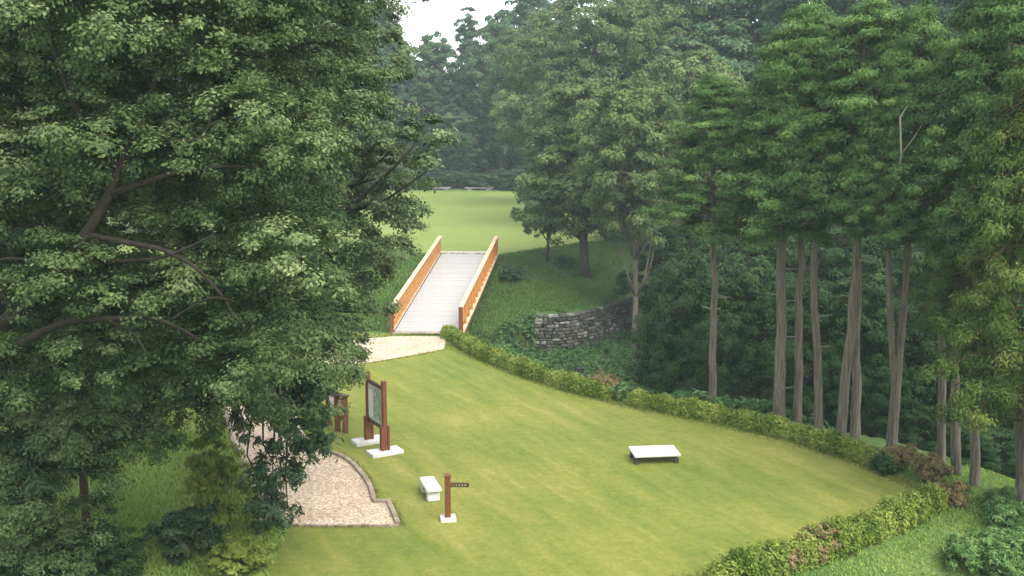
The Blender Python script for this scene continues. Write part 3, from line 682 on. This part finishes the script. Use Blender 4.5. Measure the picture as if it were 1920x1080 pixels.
# ---------------- hazy trees at the back
fr = [broadleaf(91, 22, 6.5, 0.06, 26, 0.38, 0.24, 90, 0.42, 0.4), broadleaf(92, 20, 6.0, 0.05, 24, 0.38, 0.24, 90, 0.42, 0.4), broadleaf(93, 24, 5.2, 0.05, 34, 0.38, 0.20, 80, 0.5, 0.35, 0.6, 0.36, 'cone'), broadleaf(94, 6, 4.0, 0.0, 12, 0.4, 0.22, 50, 0.5, 0.2)]
FG = 'hazy trees beyond the far lawn'
for i, (px, Y, ty, v, s, lab) in enumerate([
    (560,160,0,0,1.2,'hazy tree mostly hidden behind the two left trees'),
    (640,158,-20,1,1.2,'hazy tree behind the upper edge of the paler left tree'),
    (705,165,0,0,1.05,'tall bluish tree just left of the open sky'),
    (760,172,98,0,0.9,'bluish tree below the open sky, at its lowest dip'),
    (815,166,62,1,0.95,'rounded bluish tree right of the dip in the skyline'),
    (878,170,18,2,0.92,'pointed bluish conifer whose tip stands up into the sky'),
    (845,156,200,1,0.75,'pale bushy tree at the back edge of the far lawn'),
    (938,160,22,1,0.95,'wide green tree right of the pointed conifer'),
    (1000,166,-20,0,1.2,'tall hazy tree at the sky gap right of centre'),
    (1080,175,75,0,1.0,'hazy tree under the sky gap behind the lacy olive tree'),
    (1200,170,-40,1,1.3,'far hazy tree behind the tall olive trees')]):
    b = atY(px, 350, Y); b[2] = ground_z(b[0], b[1]); ht = atY(px, ty, Y)[2]-b[2]
    place_tree('woodland_tree', lab, 'tree', FG, b, fr[v][0], fr[v][1], M['leaf_far'], M['bark_dark'], s, i*1.9, ht/(22,20,24,6)[v])
for i, (px, Y, ty, v, s, lab) in enumerate([
    (30,92,-160,0,1.2,'dim woodland tree behind the oak at the far left'),(190,96,-180,1,1.25,'dim woodland tree behind the crown of the oak'),(350,94,-170,0,1.2,'dim woodland tree behind the right half of the oak'),
    (1420,105,-80,0,1.2,'blue green woodland tree behind the first cypress crowns'),
    (1540,100,-120,1,1.3,'blue green woodland tree behind the middle cypress crowns'),
    (1650,96,-90,0,1.2,'blue green woodland tree behind the forked cypress'),
    (1745,100,-130,1,1.3,'blue green woodland tree left of the corner cedar'),
    (1850,92,-120,0,1.2,'woodland tree behind the cedars at the top right'),
    (1330,98,40,1,1.0,'woodland tree behind the yellowish olive tree')]):
    b = atY(px, 450, Y); b[2] = ground_z(b[0], b[1]); ht = atY(px, ty, Y)[2]-b[2]
    place_tree('woodland_tree', lab, 'tree', 'woodland trees behind the cypresses', b, fr[v][0], fr[v][1], M['leaf_far'], M['bark_dark'], s, i*2.7, ht/(22,20,24,6)[v])
for i, (px, Y, ty, s, lab) in enumerate([(800,153.5,322,0.8,'low dark bush at the far lawn edge, left of the gap between the slabs'),(855,154,318,0.9,'low dark bush behind the gap between the two far slabs'),(915,153.5,326,0.9,'low bush behind the right far slab'),(965,152,318,0.9,'dark bush at the far lawn edge beside the olive trees'),(890,166,262,1.3,'taller dim bush behind the two far slabs'),(965,168,250,1.4,'taller dim bush behind the right end of the far lawn'),(1030,166,255,1.4,'taller dim bush hidden behind the olive trees'),(820,166,268,1.2,'taller dim bush behind the left far slab'),(1010,150,312,1.0,'low bush in the dim gap between the olive trees at the lawn edge'),(690,154,315,1.0,'low bush far left, seen through the paler tree'),(740,154,315,1.0,'low bush at the far lawn edge behind the paler tree')]):
    b = atY(px, 350, Y); b[2] = ground_z(b[0], b[1]); ht = atY(px, ty, Y)[2]-b[2]
    place_tree('shrub', lab, 'shrub', 'bushes along the back of the far lawn', b, fr[3][0], fr[3][1], M['leaf_far'], M['bark_dark'], s, i*1.1, ht/6)

# ---------------- shrubs near the bridge and the lower left
shr = [broadleaf(95, 1.6, 1.0, 0.05, 10, 0.13, 0.07, 60, 4.0, 0.04), broadleaf(96, 2.2, 1.1, 0.05, 12, 0.12, 0.06, 60, 4.0, 0.04)]
for i, (px, py, z, v, s, hh, lm, lab) in enumerate([
    (962,500,None,0,1.0,1.2,'leaf_far','rounded bush beside the far right end of the bridge'),
    (1058,486,None,0,0.9,1.1,'leaf_far','small bush behind the thin trunk on the far lawn corner'),
    (1148,556,None,1,1.9,2.6,'leaf_far','dark bush between the stout trunk and the stone wall'),
    (842,632,0,0,0.42,0.6,'leaf_rust','thin brownish shrub at the near right foot of the bridge'),
    (410,1010,0,1,0.9,2.8,'leaf_yel','tall yellow green shrub left of the gravel'),
    (350,1045,0,0,1.0,1.3,'leaf_droop','low dark bush under the yellow green shrub'),
    (455,1075,0,0,0.8,0.9,'leaf_yel','low yellow green shrub at the bottom edge left of the lawn'),
    (505,1000,0,1,0.5,1.6,'leaf_droop','dark shrub at the left corner of the gravel'),
    (190,1100,0,1,0.9,1.6,'leaf_under','grey green bush at the bottom between the red trunks'),
    (60,1110,0,1,0.9,1.5,'leaf_under','dark bush at the bottom left corner')]):
    p = at(px, py, 0.0 if z is not None else -1.5); p[2] = ground_z(p[0], p[1]); p = at(px, py, p[2]); p[2] = ground_z(p[0], p[1])
    place_tree('shrub', lab, 'shrub', 'garden shrubs and bushes', p, shr[v][0], shr[v][1], M[lm], M['bark_dark'], s, i*2.0, hh/(1.6,2.2)[v])

# ---------------- hedges
def hedge(name, px_line, wdt, hgt, label, leafm, dens, seed, ln=0.10, wd_=0.055, group='low azalea hedges round the lawn', ragged=0.06):
    g = np.random.default_rng(seed); P = np.array([at(*p)[:2] for p in px_line]); seg = np.hypot(*(P[1:]-P[:-1]).T); tot = seg.sum()
    cum = np.concatenate([[0], np.cumsum(seg)]); base = np.array([*P[0], 0.0]); n = int(dens*tot)
    s = g.random(n)*tot; i = np.clip(np.searchsorted(cum, s)-1, 0, len(seg)-1); f = (s-cum[i])/seg[i]
    c = P[i] + (P[i+1]-P[i])*f[:,None]; T = (P[i+1]-P[i])/seg[i][:,None]; Nn = np.stack([-T[:,1], T[:,0]], 1)
    a = g.random(n)*pi; lump = 1 + 0.13*np.sin(s*2.1+seed) + 0.09*np.sin(s*5.3) + 0.07*np.sin(s*11.7+1)
    end = np.clip(np.minimum(s, tot-s)/0.35, 0.3, 1)**0.5
    rr = (0.60+0.50*g.random(n)**0.7)
    off = np.sign(np.cos(a))*np.abs(np.cos(a))**0.7*wdt/2*rr*lump*end; zz = np.sin(a)**0.7*hgt*rr*lump*end + np.abs(g.normal(size=n))*ragged*(np.sin(a) > .6)
    Q = np.stack([c[:,0]+Nn[:,0]*off, c[:,1]+Nn[:,1]*off, zz+0.02], 1)
    gz = height(Q[:,0], Q[:,1]); Q[:,2] += gz
    out = np.stack([Nn[:,0]*np.cos(a), Nn[:,1]*np.cos(a), np.sin(a)+0.2], 1)
    Nr = unit(out + 0.75*g.normal(size=(n,3))); D = unit(g.normal(size=(n,3))+0.5*UP); k = 0.7+0.6*g.random(n)
    t = np.clip(0.46 + 0.14*np.sin(s*1.7+seed) + 0.12*np.sin(s*4.1+off*3) + 0.10*np.sin(s*9.3+zz*7) + 0.6*(g.random(n)-0.5), 0, 1)
    r = empty(name, base, label, 'hedge', group)
    link('foliage', quad_mesh('foliage', leaves(Q-base, Nr, D, ln*k, wd_*k), t), leafm, r)
    m = MB()
    for q in np.arange(0.15, tot, 0.3):
        j = int(np.clip(np.searchsorted(cum, q)-1, 0, len(seg)-1)); p = P[j]+(P[j+1]-P[j])*(q-cum[j])/seg[j]
        for e in range(3):
            b = np.array([p[0], p[1], ground_z(p[0], p[1])-0.03])-base; m.tube([b, b+np.array([g.normal()*0.10, g.normal()*0.10, hgt*0.4]), b+np.array([g.normal()*0.2, g.normal()*0.2, hgt*0.8])], [0.014,0.01,0.004], 4, False)
    m.build('stems', M['bark_dark'], r)
    return r
hedge('hedge', [(838,630),(900,668),(1000,708),(1100,738),(1150,750)], 0.78, 0.50, 'low clipped hedge curving down from the bridge, yellow green', M['leaf_hedge'], 2600, 1)
hedge('hedge', [(1180,757),(1340,788),(1480,820),(1640,872),(1665,882)], 0.74, 0.48, 'long straight low hedge along the lawn in front of the cypress trunks', M['leaf_hedge'], 3000, 2)
hedge('hedge', [(1765,948),(1745,952),(1680,985),(1605,1017),(1515,1050),(1395,1088),(1320,1115)], 0.76, 0.50, 'looser hedge running from the corner to the bottom of the photo', M['leaf_hedge'], 3400, 3, ragged=0.11)
# rusty shrubs in and at the ends of the hedges
def bush(name, label, P, rad, hgt, leafm, n, ln, wd_, seed, cat='shrub', group=None, droop=0.0, stems=9):
    g = np.random.default_rng(seed); base = np.array(P, float); lob = []
    for i in range(7):
        a = i*2.4; r0 = rad*0.55*g.random()**.5; lob.append((cos(a)*r0, sin(a)*r0, hgt*(0.3+0.45*g.random()), rad*0.5, rad*0.5, hgt*0.36))
    Cn, Dr, Lb = lobe_clumps(lob, 7/(rad*rad+0.2), g, 0.3, 0.3)
    Cn[:,2] = np.maximum(Cn[:,2], 0.05)
    V, t = clump_leaves(Cn, Dr, rad*0.22, max(6, n//len(Cn)), ln, wd_, 0.8, 0.4, 0.5, droop, g, None, 0.2, 0.5)
    r = empty(name, base, label, cat, group); link('foliage', quad_mesh('foliage', V, t), leafm, r)
    m = MB()
    for q in range(stems):
        e = Cn[g.integers(len(Cn))]*1.05; m.tube(wob((g.normal()*0.05, g.normal()*0.05, -0.05), e, 3, 0.06, g), [0.014,0.011,0.008,0.003], 4, False)
    m.build('stems', M['bark_dark'], r); return r
RG = 'rusty shrubs breaking up the hedges'
def gpos(px, py):
    p = at(px, py); z = ground_z(p[0], p[1]); p = at(px, py, z); p[2] = ground_z(p[0], p[1]); return p
for i, (px, py, rad, hg, lm, n, lab) in enumerate([
    (1125,728,0.80,0.85,'leaf_rust',3200,'pinkish dry shrub in the break between the two long hedges'),
    (1165,752,0.40,0.62,'leaf_sasa',1300,'pale green weedy clump at the start of the long straight hedge'),
    (1690,880,0.70,0.75,'leaf_rust',3600,'rusty shrub at the right end of the long straight hedge'),
    (1745,905,0.65,0.85,'leaf_rust',3400,'tallest rusty shrub at the lawn corner, flushed with red'),
    (1780,945,0.55,0.65,'leaf_rust',2800,'rusty shrub hanging outward at the very corner of the hedges'),
    (1655,888,0.45,0.6,'leaf_under',1500,'small green bush on the lawn side of the corner shrubs'),
    (1535,1046,0.55,0.78,'leaf_rust',2600,'brownish dry shrub in the looser hedge near the bottom'),
    (1480,1070,0.38,0.62,'leaf_rust',1500,'small brown patch of dry shrub lower down the looser hedge')]):
    bush('shrub', lab, gpos(px, py), rad, hg, M[lm], n, 0.11, 0.05, 200+i, 'shrub', RG)
for i, (px, py, rad, hg, lab) in enumerate([(1835,1092,0.9,0.8,'bamboo grass clump at the bottom edge, left of the others'),(1868,1050,0.8,0.8,'bamboo grass clump with pale blades beside the grass verge'),(1905,1010,0.9,0.9,'bamboo grass clump against the right edge'),(1900,1085,1.1,1.0,'bamboo grass clump in the bottom right corner'),(1880,965,0.7,0.6,'small bamboo grass clump at the foot of the right edge trunk')]):
    bush('bamboo_grass', lab, gpos(px, py), rad, hg, M['leaf_sasa'], 7000, 0.125, 0.034, 220+i, 'plant', 'bamboo grass in the bottom right corner', 0.2)

# ---------------- undergrowth on the hollow floor
g = np.random.default_rng(303); n = 9000
X = g.uniform(-1, 22, n); Y = 40 + g.random(n)*42; d1 = poly_dist(NEAR, X, Y); d2 = poly_dist(FAR, X, Y)
ok = (d1 > 1.6) & (Y < np.interp(X, WALL_X, WALL_Y) - 0.8); X, Y = X[ok], Y[ok]; Cn = np.stack([X, Y, height(X, Y) + 0.25 + 0.35*g.random(len(X))], 1)
V, t = clump_leaves(Cn, np.repeat(UP[None], len(Cn), 0), 0.40, 18, 0.30, 0.10, 0.7, 0.5, 0.2, 0.3, g, None, 0.2, 0.4)
o = link('undergrowth', quad_mesh('undergrowth', V, t), M['leaf_fern']); o['kind'] = 'stuff'
# longer unmown grass along the banks
n = 170000; X = g.uniform(-17, 13, n); Y = g.uniform(60, 96, n); d2 = poly_dist(FAR, X, Y); ok = (d2 > 0.1) & ((Y > np.interp(X, WALL_X, WALL_Y) + 0.1) | (X < 1.5)); X, Y = X[ok], Y[ok]
def blades(X, Y, hgt, wdt, g, bias=0.0, up=1.0):
    n = len(X); P = np.stack([X, Y, height(X, Y) + hgt*0.4], 1); D = unit(np.stack([g.normal(size=n)*.5, g.normal(size=n)*.5, np.full(n, up)], 1)); N_ = unit(np.cross(D, g.normal(size=(n,3)))); N_[N_[:,2] < 0] *= -1
    if up < 0.9: N_ = unit(N_ + 1.2*UP)
    k = 0.6+0.8*g.random(n); return leaves(P, N_, D, hgt*k, wdt*k), np.clip(0.45+0.15*vnoise(X, Y, 0.7, 2)+0.5*(g.random(n)-.5)+bias, 0, 1)
V, t = blades(X, Y, 0.24, 0.07, g); o = link('bank_grass', quad_mesh('bank_grass', V, t), M['leaf_bank']); o['kind'] = 'stuff'
# longer grass left standing where the mower cannot reach: along the path kerbs and the foot of the hedges
LP = [(p[0], p[1]) for p in loop]
def in_poly(Pl, X, Y): return poly_dist(Pl, X, Y) < 0.09
n = 400000; X = g.uniform(-9, 14, n); Y = 24 + 31*g.random(n); d1 = poly_dist(NEAR, X, Y); dp = poly_dist(LP, X, Y)
w_ = np.maximum(np.exp(-(np.maximum(dp-0.09, 0)/0.10)**2), np.exp(-((d1+0.35)/0.28)**2)); ok = (d1 < -0.02) & (dp > 0.09) & (g.random(n) < w_) & (Y < 53.6); X, Y = X[ok], Y[ok]
V, t = blades(X, Y, 0.10, 0.022, g, 0.05); o = link('edge_grass', quad_mesh('edge_grass', V, t), M['leaf_grass']); o['kind'] = 'stuff'
# lush grass left of the gravel
n = 60000; X = g.uniform(-14, -5.5, n); Y = g.uniform(23.5, 37, n); ok = ~in_poly([(p[0], p[1]) for p in loop], X, Y) & (X < -6.3-(Y-30)*0.05); X, Y = X[ok], Y[ok]
V, t = blades(X, Y, 0.16, 0.04, g, 0.25); o = link('long_grass', quad_mesh('long_grass', V, t), M['leaf_verge']); o['kind'] = 'stuff'
# verge outside the corner hedge
n = 50000; X = g.uniform(6, 18, n); Y = g.uniform(22, 36, n); d1 = poly_dist(NEAR, X, Y); ok = (d1 > 0.3) & (d1 < 4.5); X, Y = X[ok], Y[ok]
V, t = blades(X, Y, 0.10, 0.03, g, 0.0); o = link('verge_grass', quad_mesh('verge_grass', V, t), M['leaf_verge']); o['kind'] = 'stuff'

# ------------------------------------------------------------------ footbridge
Y0, Y1 = 54.2, 85.0; XN = -4.43; XF = -3.50; ang = math.atan2(-(XF-XN), Y1-Y0); LEN = math.hypot(XF-XN, Y1-Y0); WD = 3.32; FLARE = 0.26      # the deck widens towards the far bank
br = empty('footbridge', (XN, Y0, 0.0), 'long wooden footbridge with a whitish deck and orange railings over the hollow', 'footbridge', None, ang)
def fl(mb):
    mb.v = [(x*(1+FLARE*y/LEN), y, z) for x, y, z in mb.v]; return mb
m = MB()
npl = int(LEN/0.2)
for i in range(npl):
    m.box((0, (i+0.5)*LEN/npl, 0.05 + random.uniform(-.003,.003)), (WD, LEN/npl-0.007, 0.07))
fl(m).build('deck', M['deck'], br)
m = MB(); m.box((0, LEN+0.45, 0.035), (WD+0.5, 0.85, 0.07), 0, .01); fl(m).build('end_slab', M['gravel'], br)
m = MB(); m.box((0, -0.16, 0.035), (WD+0.3, 0.26, 0.07), 0, .01); fl(m).build('end_board', M['kerb'], br)
for sx in (-1, 1):
    x = sx*(WD/2+0.10)
    rl = MB()
    for z, hgt in ((0.20,0.12),(0.43,0.12),(0.66,0.12),(0.89,0.12),(1.11,0.12)):
        rl.box((x, LEN/2, z+0.09), (0.05, LEN, hgt), 0, 0.01)
    ra = fl(rl).build('railing', M['wood_orange'], br)
    npst = 16
    for i in range(npst):
        p = MB(); p.box((x+sx*0.082, 0.08+i*(LEN-0.16)/(npst-1), 0.62), (0.11, 0.13, 1.42), 0, 0.012); fl(p).build('post', M['wood_orange'], ra)
    c = MB(); c.box((x+sx*0.03, LEN/2, 1.37), (0.24, LEN+0.3, 0.075), 0, 0.015); fl(c).build('top_rail', M['wood_cap'], ra)
    c = MB(); c.box((x+sx*0.09, LEN/2, 0.02), (0.20, LEN, 0.10), 0, 0.012); fl(c).build('kerb_beam', M['wood_cap'], ra)
    e = MB(); e.box((x+sx*0.03, -0.16, 0.68), (0.20, 0.20, 1.48), 0, 0.02); fl(e).build('end_post', M['wood_brown'], ra)
for x in (-1.5, 0, 1.62):
    m = MB(); m.box((x, LEN/2, -0.42), (0.24, LEN, 0.74), 0, .02); fl(m).build('girder', M['wood_under'], br)
for f in (0.33, 0.66):
    m = MB(); zg = -5.6
    for sx in (-1, 1): m.tube([(sx*1.25, LEN*f, zg), (sx*1.15, LEN*f, -0.79)], 0.17, 10)
    m.box((0, LEN*f, -0.90), (3.3, 0.26, 0.2), 0, .02); fl(m).build('trestle', M['wood_under'], br)
for y in (0.0, LEN):
    m = MB(); m.box((0, y + (0.35 if y else -0.35), -0.75), (WD+0.8, 0.6, 1.36), 0, .03); fl(m).build('abutment', M['grey_conc'], br)

# ------------------------------------------------------------------ information board
pn, pf = at(722,850), at(692,829); dv = pf-pn; dv[2] = 0; wdt = np.linalg.norm(dv); a = math.atan2(dv[1], dv[0])
ib = empty('information_board', (pn+pf)/2, 'tall brown timber information board with a grey green panel beside the gravel path', 'sign', None, a)
hw = wdt/2
for s, top in ((-1, 2.52), (1, 2.52)):
    p = MB(); p.box((s*hw, 0, 1.26), (0.15, 0.15, top), 0, 0.012); po = p.build('post', M['wood_brown'], ib)
    q = MB(); q.box((s*hw, -0.115, 0.50), (0.20, 0.075, 0.92), 0, 0.01); q.box((s*hw, 0.115, 0.50), (0.20, 0.075, 0.92), 0, 0.01); q.build('brace', M['wood_brown'], po)
    b = MB(); b.box((s*hw, 0, 0.05), (0.62, 1.12, 0.14), 0, 0.015); b.build('base_pad', M['white_stone'], ib)
m = MB(); m.box((0,0,2.24), (wdt-0.152, 0.10, 0.13), 0, .01); m.build('top_beam', M['wood_dark'], ib)
m = MB(); m.box((0,0,0.86), (wdt-0.152, 0.10, 0.13), 0, .01); m.build('bottom_beam', M['wood_dark'], ib)
m = MB(); m.box((0,0,1.55), (wdt-0.17, 0.05, 1.245), 0, .005); pa = m.build('panel', M['panel_grey'], ib)
for fy in (1, -1):
    m = MB(); m.box((-0.17,fy*0.029,1.58), (wdt*0.44, 0.006, 1.05)); m.build('map_print', M['panel_map'], pa)
    m = MB(); m.box((0.42,fy*0.029,1.5), (wdt*0.26, 0.006, 0.95)); m.build('text_print', M['panel_text'], pa)

# ------------------------------------------------------------------ notice stand (two leaves set at an angle)
b0 = at(648,812); ns = empty('notice_stand', b0, 'short brown notice stand with white and pink papers at the path edge', 'sign')
q = [np.array([0.0,0,0]), at(633,808)-b0, at(617,797)-b0]
for p_ in q:
    m = MB(); m.box((p_[0],p_[1],0.66), (0.20,0.14,1.36), 0.3, .012); m.build('post', M['wood_brown'], ns)
for i in (0,1):
    d = q[i+1]-q[i]; ln_ = np.linalg.norm(d[:2]); aa = math.atan2(d[1], d[0]); mdl = (q[i]+q[i+1])/2
    m = MB(); m.box((mdl[0],mdl[1],0.86), (ln_-0.15,0.05,0.80), aa, .006); bd = m.build('board', M['wood_brown'], ns)
    nrm = np.array([sin(aa), -cos(aa)])
    if nrm[1] > 0: nrm = -nrm
    m = MB(); m.box((mdl[0]+nrm[0]*0.029, mdl[1]+nrm[1]*0.029, 0.92), (max(0.12,(ln_-0.22)), 0.005, 0.56), aa); m.build('paper', M['paper'] if i else M['paper_pink'], bd)
    m = MB(); m.box((mdl[0],mdl[1],1.375), (ln_+0.26,0.24,0.06), aa, .01); m.build('cap', M['wood_dark'], ns)

# ------------------------------------------------------------------ guide post
p0 = at(840,975); gp = empty('signpost', p0, 'slim brown guide post with one dark arm pointing right', 'sign')
m = MB(); m.box((0,0,0.66), (0.16,0.16,1.30), 0.15, .012); po = m.build('post', M['wood_brown'], gp)
m = MB(); m.box((0,0,1.325), (0.20,0.20,0.05), 0.15, .012); m.build('post_cap', M['wood_brown'], po)
m = MB(); m.box((0.345,-0.02,1.05), (0.52,0.05,0.13), -0.02, .008); ar = m.build('arm', M['wood_dark'], gp)
for i in range(5):
    m = MB(); m.box((0.16+i*0.085,-0.0475,1.05), (0.045,0.004,0.06), -0.02); m.build('lettering', M['kerb'], ar)
m = MB(); m.box((0,0,0.045), (0.44,0.40,0.11), 0.15, .012); m.build('base_pad', M['white_stone'], gp)

# ------------------------------------------------------------------ stone seat block
p0 = at(808,940); t0 = math.atan2(*( (at(790,915)-at(806,942))[:2][::-1] ))
r = empty('stone_block', p0 + np.array([-0.05,0.45,0]), 'white stone block seat lying on the lawn beside the guide post', 'seat', None, t0)
m = MB(); m.box((0,0,0.36), (1.15,0.46,0.13), 0, .03); m.build('seat', M['white_stone'], r)
m = MB(); m.box((-0.36,0,0.15), (0.26,0.38,0.30), 0, .02); m.build('leg', M['white_stone'], r)
m = MB(); m.box((0.36,0,0.15), (0.26,0.38,0.30), 0, .02); m.build('leg', M['white_stone'], r)

# ------------------------------------------------------------------ low bench on the lawn
a0 = at(1190,868); a1 = at(1274,870); ctr = (a0+a1)/2 + np.array([-0.05,0.35,0])
r = empty('low_bench', ctr, 'wide low bench with a white slatted top alone on the open lawn', 'bench', None, R(6))
m = MB()
for i in range(5): m.box((0, -0.40+i*0.20, 0.30), (1.54, 0.188, 0.08), 0, .012)
m.build('seat', M['white_stone'], r)
m = MB(); m.box((0,-0.36,0.21), (1.36,0.06,0.10), 0, .01); m.box((0,0.36,0.21), (1.36,0.06,0.10), 0, .01); m.build('apron', M['wood_dark'], r)
for sx in (-1,1):
    for sy in (-1,1):
        m = MB(); m.box((sx*0.66, sy*0.36, 0.08), (0.14,0.12,0.17), 0, .01); m.build('leg', M['bark_dark'], r)

# ------------------------------------------------------------------ far slabs
for x0, x1, yb, lab in ((803,845,358,'pale stone bench slab at the back of the far lawn, the left and shorter one'),(871,926,358,'longer pale stone bench slab at the back of the far lawn, right of the other')):
    c = (at(x0,yb)+at(x1,yb))/2; ln_ = (x1-x0)*c[1]/F
    r = empty('stone_slab', c, lab, 'bench', 'stone bench slabs on the far lawn')
    m = MB(); m.box((0,0,0.42), (ln_,0.8,0.16), 0, .03); m.build('seat', M['grey_conc'], r)
    for s in (-1,1):
        m = MB(); m.box((s*ln_*0.33,0,0.17), (ln_*0.18,0.6,0.34), 0, .02); m.build('leg', M['grey_conc'], r)

# ------------------------------------------------------------------ dry stone wall in the hollow
g = np.random.default_rng(404)
wl = smooth_line([(1.6,71.2,0),(3.7,71.4,0),(6.1,73.6,0),(8.1,76.6,0),(10.1,80.0,0)], 10)
wp = np.array(wl)[:,:2]; seg = np.hypot(*(wp[1:]-wp[:-1]).T); cum = np.concatenate([[0],np.cumsum(seg)]); tot = cum[-1]
def along(s):
    j = int(np.clip(np.searchsorted(cum, s)-1, 0, len(seg)-1)); p = wp[j]+(wp[j+1]-wp[j])*(s-cum[j])/seg[j]; d = (wp[j+1]-wp[j])/seg[j]; return p, math.atan2(d[1], d[0])
V_, F_, T_ = [], [], []
z = -5.3
while z < -2.4:
    hgt = g.uniform(0.17,0.30); s = g.uniform(-0.2,0)
    while s < tot:
        ln_ = g.uniform(0.22,0.62); p, a = along(min(tot-0.01, max(0.01, s+ln_/2)))
        mb = MB(); mb.box((p[0]+g.normal()*0.03, p[1]+g.normal()*0.04, z+hgt/2), (ln_*0.95, 0.5, hgt*0.92), a+g.normal()*0.06, min(0.05,hgt*.25), g.normal()*0.05)
        b = len(V_); V_ += [(x+g.normal()*0.012, y+g.normal()*0.012, zz+g.normal()*0.012) for x,y,zz in mb.v]; F_ += [tuple(b+i for i in f) for f in mb.f]
        T_ += [float(np.clip(g.normal(0.38,0.22), 0, 1))]*len(mb.v); s += ln_
    z += hgt
base = np.array([wp[0][0], wp[0][1], -5.2])
me = bpy.data.meshes.new('stone_wall'); me.from_pydata([(x-base[0], y-base[1], zz-base[2]) for x,y,zz in V_], [], F_)
at_ = me.attributes.new('tint','FLOAT','POINT'); at_.data.foreach_set('value', np.array(T_, dtype=np.float32))
o = link('stone_wall', me, M['stones']); o.location = base; tag(o, 'curved dry stone retaining wall of grey stones below the grassy far bank', 'wall')
# black stump behind the hedge
p = atY(1085, 712, 47.2); p[2] = ground_z(p[0], p[1])
m = MB(); zt = atY(1085, 690, 47.2)[2]-p[2]; m.tube([(0,0,-.2),(0,0,0.1),(0.02,0,zt*0.6),(0.03,0.01,zt)], [0.30,0.25,0.21,0.22], 10)
o = m.build('tree_stump', M['bin_black'], None, False); o.location = p; tag(o, 'blackened stump standing up behind the hedge left of the pinkish shrub', 'stump')

# ------------------------------------------------------------------ haze
mh, n, l, pb = new_mat('thin humid air'); n.remove(pb)
pv = n.new('ShaderNodeVolumePrincipled'); pv.inputs['Color'].default_value = (0.72,0.87,0.93,1); pv.inputs['Density'].default_value = 0.0005; pv.inputs['Anisotropy'].default_value = 0.0
l.new(pv.outputs[0], n['Material Output'].inputs['Volume'])

m = MB(); m.box((0, 600, 15.4), (1000, 1360, 44)); hz = m.build('haze', mh); hz['kind'] = 'stuff'
